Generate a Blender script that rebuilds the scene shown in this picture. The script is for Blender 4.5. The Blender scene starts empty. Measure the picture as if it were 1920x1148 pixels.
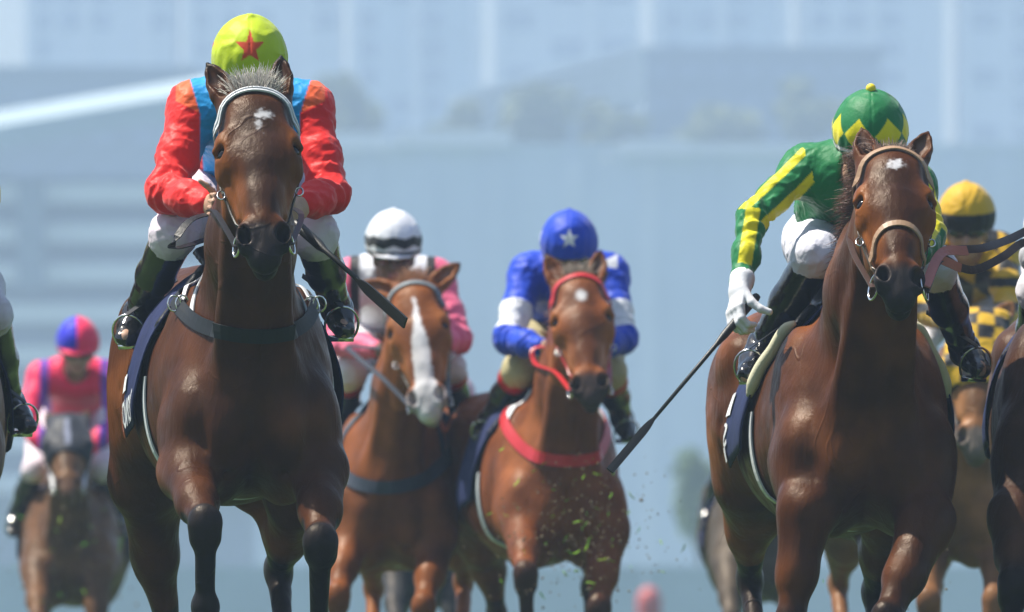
import bpy, bmesh, math, random
import numpy as np
from concurrent.futures import ThreadPoolExecutor
from mathutils import Vector, Matrix

# ------------------------------------------------------------------ camera, sky, sun, exposure
scene = bpy.context.scene
K = 4.05e-5            # metres per photo pixel per metre of distance (long telephoto)
HORIZON, EYE = 1360.0, 0.20
cam_data = bpy.data.cameras.new('camera')
cam = bpy.data.objects.new('camera', cam_data)
scene.collection.objects.link(cam)
scene.camera = cam
cam.location = (0, 0, EYE)
cam.rotation_euler = (math.radians(90), 0, 0)
cam_data.sensor_width = 36
cam_data.lens = 36 / (1920 * K)
cam_data.shift_y = (HORIZON - 574) / 1920
cam_data.clip_start = 0.5
cam_data.clip_end = 6000
cam_data.dof.use_dof = True
cam_data.dof.focus_distance = 39.6
cam_data.dof.aperture_fstop = 8.5

SUN_DIR = Vector((-0.46, 0.10, 0.86)).normalized()     # towards the sun
elev = math.asin(SUN_DIR.z)
world = bpy.data.worlds.new('World')
scene.world = world
world.use_nodes = True
wn = world.node_tree
sky = wn.nodes.new('ShaderNodeTexSky')
sky.sky_type = 'NISHITA'
sky.sun_disc = False
sky.sun_elevation = elev
sky.sun_rotation = math.atan2(SUN_DIR.x, SUN_DIR.y)
sky.air_density = 1.0
sky.dust_density = 1.5
wn.links.new(sky.outputs[0], wn.nodes['Background'].inputs[0])
wn.nodes['Background'].inputs[1].default_value = 0.09
sun_data = bpy.data.lights.new('sun', 'SUN')
sun_data.energy = 5.0
sun_data.angle = math.radians(0.6)
sun_data.color = (1.0, 0.94, 0.83)
sun = bpy.data.objects.new('sun', sun_data)
scene.collection.objects.link(sun)
sun.rotation_euler = SUN_DIR.to_track_quat('Z', 'Y').to_euler()
sun.location = (-20, 20, 60)
scene.view_settings.view_transform = 'Standard'
scene.view_settings.look = 'None'
scene.view_settings.gamma = 1
scene.view_settings.use_curve_mapping = False
scene.view_settings.exposure = 0.8
scene.render.engine = 'CYCLES'
scene.cycles.use_denoising = True
scene.cycles.max_bounces = 5
scene.cycles.volume_bounces = 1
scene.cycles.transparent_max_bounces = 6

C = scene.collection
POOL = ThreadPoolExecutor(4)
rng = random.Random(7)
nrng = np.random.default_rng(7)

def at(px, py, Y):
    """a point at distance Y whose sight line is (px, py)"""
    return np.array([(px - 960) * K * Y, Y, EYE + (HORIZON - py) * K * Y])

def nz(v):
    v = np.asarray(v, float)
    return v / (np.linalg.norm(v) + 1e-12)

# ------------------------------------------------------------------ object helpers
def tag(o, label=None, cat=None, group=None, kind=None):
    if label: o['label'] = label
    if cat: o['category'] = cat
    if group: o['group'] = group
    if kind: o['kind'] = kind
    return o

def empty(name, loc, label=None, cat=None, group=None):
    o = bpy.data.objects.new(name, None)
    o.empty_display_size = 0.2
    o.location = loc
    C.objects.link(o)
    return tag(o, label, cat, group)

def link(name, me, mat=None, parent=None):
    o = bpy.data.objects.new(name, me)
    C.objects.link(o)
    if mat is not None and len(me.materials) == 0:
        me.materials.append(mat)
    if parent is not None:
        o.parent = parent
        p = parent
        m = Vector((0, 0, 0))
        while p is not None:
            m += p.location
            p = p.parent
        o.location = -m + Vector((0, 0, 0))
    return o

def mesh_np(name, verts, faces, smooth=True, col=None):
    me = bpy.data.meshes.new(name)
    verts = np.asarray(verts, np.float32)
    faces = np.asarray(faces, np.int32)
    n = faces.shape[1]
    me.vertices.add(len(verts)); me.vertices.foreach_set('co', verts.ravel())
    me.loops.add(faces.size); me.loops.foreach_set('vertex_index', faces.ravel())
    me.polygons.add(len(faces))
    me.polygons.foreach_set('loop_start', np.arange(0, faces.size, n, dtype=np.int32))
    me.polygons.foreach_set('loop_total', np.full(len(faces), n, np.int32))
    if smooth: me.polygons.foreach_set('use_smooth', np.ones(len(faces), bool))
    if col is not None:
        a = me.attributes.new('col', 'FLOAT_COLOR', 'POINT')
        c4 = np.ones((len(verts), 4), np.float32); c4[:, :3] = col
        a.data.foreach_set('color', c4.ravel())
    me.update(calc_edges=True)
    return me

class MB:
    """collects simple shapes into one mesh"""
    def __init__(s): s.v = []; s.f = []; s.c = []
    def add(s, v, f, col=None):
        b = len(s.v)
        s.v += [tuple(map(float, p)) for p in v]
        s.f += [tuple(i + b for i in q) for q in f]
        s.c += [tuple(col) if col is not None else (1, 1, 1)] * len(v)
    def box(s, c, d, R=None, bevel=0.0):
        c = np.asarray(c, float); d = np.asarray(d, float) / 2
        R = np.eye(3) if R is None else np.asarray(R)
        v = [c + R @ (d * np.array(q)) for q in ((-1,-1,-1),(1,-1,-1),(1,1,-1),(-1,1,-1),(-1,-1,1),(1,-1,1),(1,1,1),(-1,1,1))]
        s.add(v, [(0,3,2,1),(4,5,6,7),(0,1,5,4),(1,2,6,5),(2,3,7,6),(3,0,4,7)])
    def tube(s, pts, rad, n=8, closed=False, col=None):
        pts = [np.asarray(p, float) for p in pts]
        m = len(pts); rad = [rad] * m if np.isscalar(rad) else rad
        v = []; f = []; ref = None
        for i, p in enumerate(pts):
            a = pts[(i - 1) % m] if (closed or i) else p
            b = pts[(i + 1) % m] if (closed or i < m - 1) else p
            t = nz(b - a)
            if ref is None:
                ref = np.array([0, 0, 1.0]) if abs(t[2]) < .9 else np.array([1.0, 0, 0])
            u = nz(np.cross(t, ref)); w = np.cross(u, t); ref = w
            for j in range(n):
                q = 2 * math.pi * j / n
                v.append(p + rad[i] * (math.cos(q) * u + math.sin(q) * w))
        for i in range(m if closed else m - 1):
            for j in range(n):
                a0 = i * n + j; a1 = i * n + (j + 1) % n
                b0 = ((i + 1) % m) * n + j; b1 = ((i + 1) % m) * n + (j + 1) % n
                f.append((a0, b0, b1, a1))
        s.add(v, f, col)
        if not closed:
            b = len(s.v) - len(v)
            s.f.append(tuple(b + j for j in range(n)))
            s.f.append(tuple(b + (m - 1) * n + j for j in reversed(range(n))))
    def build(s, name, mat, parent=None, smooth=False, usecol=False):
        me = bpy.data.meshes.new(name)
        me.from_pydata(s.v, [], s.f)
        if smooth: me.polygons.foreach_set('use_smooth', [True] * len(me.polygons))
        if usecol:
            a = me.attributes.new('col', 'FLOAT_COLOR', 'POINT')
            a.data.foreach_set('color', [x for c in s.c for x in (c[0], c[1], c[2], 1)])
        me.update()
        return link(name, me, mat, parent)

# ------------------------------------------------------------------ sculpting: blended solids turned into one skin
def tri(D, X):
    """value and direction of steepest rise between grid samples"""
    i = np.clip(np.floor(X).astype(np.int32), 0, np.array(D.shape) - 2); f = (X - i).astype(np.float32)
    st = (D.shape[1] * D.shape[2], D.shape[2], 1); base = i[:, 0] * st[0] + i[:, 1] * st[1] + i[:, 2]; W = D.ravel()
    c = {(p, q, r): W[base + p * st[0] + q * st[1] + r] for p in (0, 1) for q in (0, 1) for r in (0, 1)}
    x, y, z = f.T; x1, y1, z1 = 1 - x, 1 - y, 1 - z
    v00 = c[0,0,0]*x1 + c[1,0,0]*x; v10 = c[0,1,0]*x1 + c[1,1,0]*x; v01 = c[0,0,1]*x1 + c[1,0,1]*x; v11 = c[0,1,1]*x1 + c[1,1,1]*x
    d = (v00*y1 + v10*y)*z1 + (v01*y1 + v11*y)*z
    gx = ((c[1,0,0]-c[0,0,0])*y1 + (c[1,1,0]-c[0,1,0])*y)*z1 + ((c[1,0,1]-c[0,0,1])*y1 + (c[1,1,1]-c[0,1,1])*y)*z
    gy = (v10 - v00)*z1 + (v11 - v01)*z
    gz = (v01*y1 + v11*y) - (v00*y1 + v10*y)
    g = np.stack([gx, gy, gz], 1); return d, g / (np.linalg.norm(g, axis=1, keepdims=True) + 1e-9)

class Field:
    def __init__(s): s.ops = []
    def ell(s, c, r, R=None, k=.03, sub=False):
        c = np.asarray(c, np.float32)
        r = np.asarray([r] * 3 if np.isscalar(r) else r, np.float32)
        R = np.eye(3, dtype=np.float32) if R is None else np.asarray(R, np.float32)   # columns = axes
        e = np.sqrt(((R * r) ** 2).sum(1))
        s.ops.append(('e', k, sub, c - e, c + e, (c, r, R)))
        return s
    def cone(s, a, b, ra, rb, k=.03, up=None, sub=False):
        a = np.asarray(a, np.float32); b = np.asarray(b, np.float32)
        ra = (ra, ra) if np.isscalar(ra) else ra
        rb = (rb, rb) if np.isscalar(rb) else rb
        t = b - a; L = float(np.linalg.norm(t)) + 1e-9; t = t / L
        up = np.array([0, 0, 1.0]) if up is None else np.asarray(up, float)
        if abs(np.dot(nz(up), t)) > .97: up = np.array([0, 1.0, 0.02])
        v = nz(up - t * np.dot(up, t)); u = np.cross(t, v)
        m = max(max(ra), max(rb))
        s.ops.append(('c', k, sub, np.minimum(a, b) - m, np.maximum(a, b) + m,
                      (a, t.astype(np.float32), u.astype(np.float32), v.astype(np.float32), L, ra, rb)))
        return s
    def chain(s, pts, rad, k=.03, up=None):
        for i in range(len(pts) - 1): s.cone(pts[i], pts[i + 1], rad[i], rad[i + 1], k, up)
        return s
    def disp(s, fn, lo=(-1e3,)*3, hi=(1e3,)*3):
        s.ops.append(('d', 0, False, np.asarray(lo, np.float32), np.asarray(hi, np.float32), fn)); return s
    def bounds(s):
        lo = np.min([o[3] for o in s.ops if o[0] != 'd' and not o[2]], 0)
        hi = np.max([o[4] for o in s.ops if o[0] != 'd' and not o[2]], 0)
        return lo, hi
    def ev(s, P, pad=.05):
        P = np.asarray(P, np.float32)
        n = len(P)
        if n < 12000: return s._ev(P, pad)
        key = np.floor(P[:, 1] * 8).astype(np.int64) * 4096 + np.floor(P[:, 2] * 8).astype(np.int64)
        order = np.argsort(key, kind='stable')
        cut = np.nonzero(np.diff(key[order]))[0] + 1
        ends = [0]
        for c in list(cut) + [n]:
            if c - ends[-1] > 6000 or c == n: ends.append(c)
        d = np.empty(n, np.float32)
        def run(i):
            ix = order[ends[i]:ends[i + 1]]
            d[ix] = s._ev(P[ix], pad)
        list(POOL.map(run, range(len(ends) - 1)))
        return d
    def _ev(s, P, pad):
        d = np.full(len(P), .5, np.float32)
        if not len(P): return d
        plo = P.min(0); phi = P.max(0)
        X, Y, Z = np.ascontiguousarray(P.T)
        for kind, k, sub, lo, hi, par in s.ops:
            w = pad + k
            if (plo > hi + w).any() or (phi < lo - w).any(): continue
            if kind == 'd':
                d += par(P); continue
            l0 = lo - w; h0 = hi + w
            ix = np.nonzero((X > l0[0]) & (X < h0[0]) & (Y > l0[1]) & (Y < h0[1]) & (Z > l0[2]) & (Z < h0[2]))[0]
            if not len(ix): continue
            q = P[ix]
            if kind == 'e':
                c, r, R = par
                l = ((q - c) @ R) / r
                k0 = np.sqrt(np.einsum('ij,ij->i', l, l)); l = l / r; k1 = np.sqrt(np.einsum('ij,ij->i', l, l)) + 1e-6
                dd = k0 * (k0 - 1) / k1
            else:
                a, t, u, v, L, ra, rb = par
                l = q - a
                h = l @ t; hc = np.clip(h, 0, L); f = hc / L
                ru = ra[0] + (rb[0] - ra[0]) * f; rv = ra[1] + (rb[1] - ra[1]) * f
                rw = np.minimum(ru, rv)
                x = (l @ u) / ru; y = (l @ v) / rv; z = (h - hc) / rw
                k0 = np.sqrt(x * x + y * y + z * z)
                k1 = np.sqrt((x / ru) ** 2 + (y / rv) ** 2 + (z / rw) ** 2) + 1e-6
                dd = np.where(k0 < 1e-4, -rw, k0 * (k0 - 1) / k1)
            o = d[ix]
            if sub:
                g = np.clip(.5 - .5 * (o + dd) / k, 0, 1)
                d[ix] = o + (-dd - o) * g + k * g * (1 - g)
            else:
                g = np.clip(.5 + .5 * (o - dd) / k, 0, 1)
                d[ix] = o + (dd - o) * g - k * g * (1 - g)
        return d
    def dgrad(s, P, e=.003, pad=.05):
        d = s.ev(P, pad)
        g = np.stack([s.ev(P + np.array(v, np.float32) * e, pad) - d for v in ((1,0,0),(0,1,0),(0,0,1))], 1)
        return d, g / (np.linalg.norm(g, axis=1, keepdims=True) + 1e-9)
    def grad(s, P, e=.003): return s.dgrad(P, e)[1]
    def snap(s, P, off=0., it=4):
        P = np.array(P, np.float32)
        for _ in range(it):
            d, g = s.dgrad(P, .003, .15)
            P = P - g * (np.clip(d, -.06, .06) - off)[:, None] * .95
        return P, g
    def cast(s, P, c, up, far=.9, off=.004):
        """drop points on to the surface from outside, towards the upright axis through c"""
        P = np.array(P, np.float32); D = P - c; D = D - (D @ up)[:, None] * up
        D /= np.linalg.norm(D, axis=1, keepdims=True) + 1e-9
        o = c + ((P - c) @ up)[:, None] * up; t = np.full(len(P), far)
        for _ in range(22):
            t = t - (np.minimum(s.ev(o + D * t[:, None], .2), .1) - off) * .85
        return o + D * t[:, None]
    def skin(s, h, it=1):
        lo, hi = s.bounds(); lo = lo - 4 * h; hi = hi + 4 * h
        f = 3; H = h * f
        n = np.ceil((hi - lo) / H).astype(int) + 1
        ax = [lo[i] + H * np.arange(n[i] + 1) for i in range(3)]
        G = np.stack(np.meshgrid(*[a + H * .5 - h * .5 for a in ax], indexing='ij'), -1).reshape(-1, 3)
        dc = s.ev(G, pad=2.5 * H).reshape([len(a) for a in ax])
        act = np.abs(dc) < 1.35 * H
        D = np.repeat(np.repeat(np.repeat(np.where(dc < 0, -1, 1).astype(np.float32), f, 0), f, 1), f, 2)
        M = np.repeat(np.repeat(np.repeat(act, f, 0), f, 1), f, 2)
        ii = np.argwhere(M)
        D[M] = s.ev(lo + ii * h, pad=3 * h)
        S = D < 0
        sh = np.array(D.shape) - 1
        cnt = np.zeros(sh, np.uint8)
        for a in (0, 1):
            for b in (0, 1):
                for c in (0, 1):
                    cnt += S[a:a + sh[0], b:b + sh[1], c:c + sh[2]]
        cells = np.argwhere((cnt > 0) & (cnt < 8))
        vid = np.full(sh, -1, np.int32)
        vid[cells[:, 0], cells[:, 1], cells[:, 2]] = np.arange(len(cells))
        acc = np.zeros((len(cells), 3), np.float32); num = np.zeros(len(cells), np.float32)
        cor = [(a, b, c) for a in (0, 1) for b in (0, 1) for c in (0, 1)]
        val = {q: D[cells[:, 0] + q[0], cells[:, 1] + q[1], cells[:, 2] + q[2]] for q in cor}
        for q in cor:
            for axx in range(3):
                if q[axx]: continue
                r = list(q); r[axx] = 1; r = tuple(r)
                x, y = val[q], val[r]
                m = (x < 0) != (y < 0)
                t = np.where(m, x / np.where(m, x - y, 1), 0)
                p = np.zeros((len(cells), 3), np.float32) + np.array(q, np.float32)
                p[:, axx] += t
                acc += p * m[:, None]; num += m
        V = lo + (cells + acc / num[:, None]) * h
        Q = []
        for axx in range(3):
            b, c = [(1, 2), (2, 0), (0, 1)][axx]
            sl0 = [slice(None)] * 3; sl1 = [slice(None)] * 3
            sl0[axx] = slice(0, -1); sl1[axx] = slice(1, None)
            A, B = S[tuple(sl0)], S[tuple(sl1)]
            e = np.argwhere(A != B)
            ok = (e[:, b] > 0) & (e[:, c] > 0) & (e[:, b] < sh[b]) & (e[:, c] < sh[c])
            e = e[ok]
            fl = A[e[:, 0], e[:, 1], e[:, 2]]
            def g(db, dc_):
                t = e.copy(); t[:, b] -= db; t[:, c] -= dc_
                return vid[t[:, 0], t[:, 1], t[:, 2]]
            q = np.stack([g(1, 1), g(0, 1), g(0, 0), g(1, 0)], 1)
            q[~fl] = q[~fl][:, ::-1]
            Q.append(q)
        Q = np.concatenate(Q); Q = Q[(Q >= 0).all(1)]
        for _ in range(it):      # relax, then back on to the surface
            E = np.concatenate([Q[:, [0, 1]], Q[:, [1, 2]], Q[:, [2, 3]], Q[:, [3, 0]]])
            a2 = np.zeros_like(V); n2 = np.zeros(len(V), np.float32)
            for d_ in range(3):
                a2[:, d_] = np.bincount(E[:, 0], V[E[:, 1], d_], len(V)) + np.bincount(E[:, 1], V[E[:, 0], d_], len(V))
            n2 = np.bincount(E.ravel(), minlength=len(V)).astype(np.float32)
            V = V * .4 + .6 * a2 / np.maximum(n2, 1)[:, None]
        for _ in range(2 if it else 0):
            d, g_ = tri(D, (V - lo) / h)
            V = V - g_ * np.clip(d, -h, h)[:, None] * .8
        return V.astype(np.float32), Q

def crease(seed, f, n=5):
    """sharp fold ridges in cloth"""
    r = np.random.default_rng(seed); ws = [wob(seed * 10 + i, f * r.uniform(.7, 1.3), 4) for i in range(n)]
    def fn(P):
        o = np.zeros(len(P), np.float32)
        for w in ws: o += np.clip(1 - np.abs(w(P)) * 4.5, 0, 1) ** 2
        return o / n
    return fn

def wob(seed, f, n=7):
    r = np.random.default_rng(seed)
    D = r.normal(size=(n, 3)); D /= np.linalg.norm(D, axis=1, keepdims=True)
    F = f * r.uniform(.6, 1.5, n); ph = r.uniform(0, 6.28, n)
    def fn(P):
        o = np.zeros(len(P), np.float32)
        for d, g, p in zip(D, F, ph): o += np.sin((P @ d.astype(np.float32)) * g + p)
        return o / n
    return fn

def sst(x, a, b):
    t = np.clip((x - a) / (b - a), 0, 1)
    return t * t * (3 - 2 * t)

def mixc(c, col, m):
    return c * (1 - m[:, None]) + np.asarray(col, np.float32) * m[:, None]

def ribbon(path, width, thick, field=None, off=.004, up=None, closed=False, lay=None):
    """strap swept along a path; with a field it lies on that surface"""
    P = np.asarray(path, np.float32)
    if field is not None:
        P, N = field.snap(P, off)
    else:
        N = np.tile(np.asarray(up, np.float32), (len(P), 1)) if np.ndim(up) == 1 else np.asarray(up, np.float32)
    if closed:
        T = np.roll(P, -1, 0) - np.roll(P, 1, 0)
    else:
        T = np.gradient(P, axis=0)
    T /= np.linalg.norm(T, axis=1, keepdims=True) + 1e-9
    B = np.cross(T, N); B /= np.linalg.norm(B, axis=1, keepdims=True) + 1e-9
    N = np.cross(B, T)
    w = np.asarray(width if np.ndim(width) else [width] * len(P))[:, None] / 2
    A, Bq = P + B * w, P - B * w
    if field is not None:
        AB, _ = field.snap(np.concatenate([A, Bq]), off, 2); A, Bq = AB[:len(P)], AB[len(P):]
    rings = [A, Bq, Bq + N * thick, P + N * thick * 1.08, A + N * thick]
    n = len(P); V = np.concatenate(rings); F = []
    m = len(rings)
    for i in range(n if closed else n - 1):
        j = (i + 1) % n
        for r in range(m):
            s2 = (r + 1) % m
            F.append((r * n + i, r * n + j, s2 * n + j, s2 * n + i))
    if not closed:
        F.append((0, n, 2 * n, 3 * n)); F.append((0, 3 * n, 4 * n, 4 * n))
        e = n - 1
        F.append((3 * n + e, 2 * n + e, n + e, e)); F.append((4 * n + e, 4 * n + e, 3 * n + e, e))
        F = [q if len(set(q)) == 4 else tuple(dict.fromkeys(q)) for q in F]
    return V, F

def spline(pts, n):
    P = np.asarray(pts, float)
    if len(P) == 2: return P[0] + np.linspace(0, 1, n)[:, None] * (P[1] - P[0])
    t = np.concatenate([[0], np.cumsum(np.linalg.norm(np.diff(P, axis=0), axis=1) ** .5)])
    out = []
    for u in np.linspace(0, t[-1], n):
        i = min(max(np.searchsorted(t, u) - 1, 0), len(P) - 2)
        p0 = P[max(i - 1, 0)]; p1 = P[i]; p2 = P[i + 1]; p3 = P[min(i + 2, len(P) - 1)]
        t0 = t[max(i - 1, 0)]; t1 = t[i]; t2 = t[i + 1]; t3 = t[min(i + 2, len(P) - 1)]
        h = t2 - t1; s = (u - t1) / h
        m1 = (p2 - p0) / max(t2 - t0, 1e-9) * h; m2 = (p3 - p1) / max(t3 - t1, 1e-9) * h
        out.append((2*s**3-3*s**2+1)*p1 + (s**3-2*s**2+s)*m1 + (-2*s**3+3*s**2)*p2 + (s**3-s**2)*m2)
    return np.array(out)

def strap(name, pts, width, thick, mat, parent, field=None, n=24, off=.004, up=(0, -1, 0), closed=False, raw=False):
    P = np.asarray(pts, float) if raw else spline(pts, n)
    V, F = ribbon(P, width, thick, field, off, up, closed)
    me = bpy.data.meshes.new(name)
    me.from_pydata([tuple(map(float, v)) for v in V], [], F)
    me.update()
    return link(name, me, mat, parent)

def ring(name, c, r, wire, normal, mat, parent, n=20):
    nrm = nz(normal); u = nz(np.cross(nrm, [0.01, .02, 1])); v = np.cross(nrm, u)
    mb = MB()
    mb.tube([np.asarray(c) + r * (math.cos(q) * u + math.sin(q) * v) for q in np.linspace(0, 6.2832, n, endpoint=False)], wire, 6, closed=True)
    return mb.build(name, mat, parent, smooth=True)

def hair(name, roots, dirs, length, mat, parent, droop=.3, width=.004, seg=4, spread=.25, cols=None, seed=1, curl=.0):
    """tapering strands, each a thin three-sided lock"""
    r = np.random.default_rng(seed)
    n = len(roots); roots = np.asarray(roots, float); dirs = np.asarray(dirs, float)
    V = []; F = []; CC = []
    for i in range(n):
        d = nz(dirs[i] + r.normal(size=3) * spread)
        L = length * r.uniform(.6, 1.15); p = roots[i].copy()
        u = nz(np.cross(d, r.normal(size=3))); w = nz(np.cross(d, u))
        b = len(V); side = nz(r.normal(size=3))
        for s in range(seg + 1):
            t = s / seg
            ww = width * (1 - t) ** .7 * r.uniform(.9, 1.1) + .0004
            for j in range(3):
                q = j * 2.0944
                V.append(p + ww * .5 * (math.cos(q) * u + math.sin(q) * w))
            CC += [tuple(cols(t, i))] * 3 if cols else [(1, 1, 1)] * 3
            p = p + d * L / seg
            d = nz(d + np.array([0, 0, -droop / seg]) + side * curl / seg)
        for s in range(seg):
            for j in range(3):
                a0 = b + s * 3 + j; a1 = b + s * 3 + (j + 1) % 3
                F.append((a0, a1, a1 + 3, a0 + 3))
    me = mesh_np(name, V, F, True, np.array(CC))
    return link(name, me, mat, parent)

# ------------------------------------------------------------------ materials
MATS = {}
def mat(name, col=None, rough=.5, spec=.5, metal=0., bump=0., bscale=60., var=.12, vscale=6., attr=False, sheen=0., coat=0.,
        stretch=None, sss=0., bump2=0., b2scale=12., rvar=0., ridged=False, tint=None, veins=0.):
    if name in MATS: return MATS[name]
    m = bpy.data.materials.new(name); m.use_nodes = True
    nt = m.node_tree; N = nt.nodes; Lk = nt.links.new
    b = N['Principled BSDF']
    tc = N.new('ShaderNodeTexCoord'); src = tc.outputs['Object']
    if attr:
        a = N.new('ShaderNodeAttribute'); a.attribute_name = 'col'; base = a.outputs['Color']
    else:
        rgb = N.new('ShaderNodeRGB'); rgb.outputs[0].default_value = (*col, 1); base = rgb.outputs[0]
    nx = N.new('ShaderNodeTexNoise'); nx.inputs['Scale'].default_value = vscale; nx.inputs['Detail'].default_value = 6
    Lk(src, nx.inputs['Vector'])
    mr = N.new('ShaderNodeMapRange')
    mr.inputs['From Min'].default_value = .3; mr.inputs['From Max'].default_value = .7
    mr.inputs['To Min'].default_value = 1 - var; mr.inputs['To Max'].default_value = 1 + var
    Lk(nx.outputs[0], mr.inputs['Value'])
    mx = N.new('ShaderNodeVectorMath'); mx.operation = 'SCALE'
    Lk(base, mx.inputs[0]); Lk(mr.outputs[0], mx.inputs['Scale'])
    Lk(mx.outputs[0], b.inputs['Base Color'])
    b.inputs['Roughness'].default_value = rough
    if rvar:
        r2 = N.new('ShaderNodeMapRange'); r2.inputs['From Min'].default_value = .3; r2.inputs['From Max'].default_value = .7
        r2.inputs['To Min'].default_value = rough - rvar; r2.inputs['To Max'].default_value = rough + rvar
        nr = N.new('ShaderNodeTexNoise'); nr.inputs['Scale'].default_value = vscale * 2.3; nr.inputs['Detail'].default_value = 5
        Lk(src, nr.inputs['Vector']); Lk(nr.outputs[0], r2.inputs['Value']); Lk(r2.outputs[0], b.inputs['Roughness'])
    b.inputs['Specular IOR Level'].default_value = spec
    b.inputs['Metallic'].default_value = metal
    if tint: b.inputs['Specular Tint'].default_value = (*tint, 1)
    b.inputs['Sheen Weight'].default_value = sheen
    b.inputs['Coat Weight'].default_value = coat
    b.inputs['Coat Roughness'].default_value = .15
    if sss:
        b.inputs['Subsurface Weight'].default_value = sss
        b.inputs['Subsurface Radius'].default_value = (.012, .005, .003)
    prev = None
    for amt, sc, dist in ((bump, bscale, .004), (bump2, b2scale, .02)):
        if not amt: continue
        nb = N.new('ShaderNodeTexNoise'); nb.inputs['Scale'].default_value = sc; nb.inputs['Detail'].default_value = 4
        if ridged and dist > .01:
            nb.noise_type = 'RIDGED_MULTIFRACTAL'; nb.inputs['Detail'].default_value = 1.5; nb.inputs['Distortion'].default_value = .6
        if stretch:
            mp = N.new('ShaderNodeMapping'); mp.inputs['Scale'].default_value = stretch
            Lk(src, mp.inputs['Vector']); Lk(mp.outputs[0], nb.inputs['Vector'])
        else: Lk(src, nb.inputs['Vector'])
        bp = N.new('ShaderNodeBump'); bp.inputs['Strength'].default_value = amt; bp.inputs['Distance'].default_value = dist
        Lk(nb.outputs[0], bp.inputs['Height'])
        if prev: Lk(prev, bp.inputs['Normal'])
        prev = bp.outputs[0]
    if veins:       # thin branching ridges, only in patches
        nv = N.new('ShaderNodeTexNoise'); nv.inputs['Scale'].default_value = 3.6; nv.inputs['Detail'].default_value = 1.5; nv.inputs['Distortion'].default_value = .7
        Lk(src, nv.inputs['Vector'])
        m1 = N.new('ShaderNodeMath'); m1.operation = 'SUBTRACT'; Lk(nv.outputs[0], m1.inputs[0]); m1.inputs[1].default_value = .5
        m2 = N.new('ShaderNodeMath'); m2.operation = 'ABSOLUTE'; Lk(m1.outputs[0], m2.inputs[0])
        m3 = N.new('ShaderNodeMapRange'); m3.interpolation_type = 'SMOOTHSTEP'; Lk(m2.outputs[0], m3.inputs['Value'])
        m3.inputs['From Max'].default_value = .014; m3.inputs['To Min'].default_value = 1; m3.inputs['To Max'].default_value = 0
        nm_ = N.new('ShaderNodeTexNoise'); nm_.inputs['Scale'].default_value = 2.2; Lk(src, nm_.inputs['Vector'])
        m4 = N.new('ShaderNodeMapRange'); Lk(nm_.outputs[0], m4.inputs['Value']); m4.inputs['From Min'].default_value = .47; m4.inputs['From Max'].default_value = .6
        m5 = N.new('ShaderNodeMath'); m5.operation = 'MULTIPLY'; Lk(m3.outputs[0], m5.inputs[0]); Lk(m4.outputs[0], m5.inputs[1])
        bp = N.new('ShaderNodeBump'); bp.inputs['Strength'].default_value = veins; bp.inputs['Distance'].default_value = .005
        Lk(m5.outputs[0], bp.inputs['Height'])
        if prev: Lk(prev, bp.inputs['Normal'])
        prev = bp.outputs[0]
    if prev: Lk(prev, b.inputs['Normal'])
    MATS[name] = m
    return m

M_COAT = mat('horse_coat', attr=True, rough=.43, spec=.13, var=.36, vscale=7, bump=.22, bscale=330, stretch=(1, 1, .2), bump2=.16, b2scale=60, sheen=.0, rvar=.12, tint=(1, .8, .62), veins=.38)
M_HAIR = mat('horse_hair', attr=True, rough=.45, spec=.4, var=.2, vscale=40)
M_SILK = mat('racing_silk', attr=True, rough=.52, spec=.22, var=.07, vscale=9, bump=.2, bscale=140, bump2=.55, b2scale=15, sheen=.15, ridged=True)
M_BREECH = mat('breeches_cloth', attr=True, rough=.7, spec=.2, var=.06, vscale=14, bump=.2, bscale=140, bump2=.55, b2scale=15, ridged=True)
M_SKIN = mat('skin', attr=True, rough=.5, spec=.4, var=.08, vscale=25, sss=.15, bump=.2, bscale=120)
M_BOOT = mat('boot_leather', (.008, .008, .009), rough=.16, spec=.6, var=.3, bump2=.3, b2scale=20, coat=.3)
M_GLOSSBLACK = mat('black_leather', (.010, .010, .012), rough=.45, spec=.25, var=.2, bump=.2, bscale=160)
M_BROWNLEATHER = mat('brown_leather', (.045, .022, .014), rough=.35, spec=.5, var=.25, bump=.2, bscale=160)
M_TAN = mat('tan_leather', (.33, .2, .11), rough=.5, var=.15, bump=.2, bscale=160)
M_REDSTRAP = mat('red_strap', (.45, .010, .014), rough=.4, var=.1)
M_GREYWEB = mat('grey_web', (.16, .19, .21), rough=.6, var=.12)
M_WHITEWEB = mat('white_web', (.62, .64, .66), rough=.55, var=.06)
M_STEEL = mat('steel', (.75, .74, .72), rough=.18, metal=1., var=.08)
M_NAVY = mat('navy_cloth', (.012, .02, .075), rough=.75, spec=.25, var=.2, vscale=12, bump=.3, bscale=200, bump2=.35, b2scale=10)
M_WHITECLOTH = mat('white_cloth', (.7, .72, .74), rough=.75, var=.06, bump=.2, bscale=150)
M_ORANGE = mat('orange_cloth', (.75, .13, .05), rough=.7, var=.08)
M_CREAM = mat('cream_pad', (.62, .6, .42), rough=.8, var=.1, bump=.3, bscale=140)
M_EYE = mat('horse_eye', (.006, .005, .005), rough=.12, spec=.4, var=.0)
M_GOGGLE = mat('goggle_lens', (.01, .012, .014), rough=.08, spec=.7, var=.0, coat=.6)
M_WHIP = mat('whip_leather', (.012, .013, .012), rough=.45, var=.2, bump=.2, bscale=200)
M_GLOVE = mat('glove_cloth', (.72, .74, .78), rough=.65, var=.06, bump=.25, bscale=90)
M_RUSTWEB = mat('rust_web', (.42, .13, .1), rough=.55, var=.15)
M_YELLOW = mat('yellow_cloth', (.75, .6, .02), rough=.6, var=.06)
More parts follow.
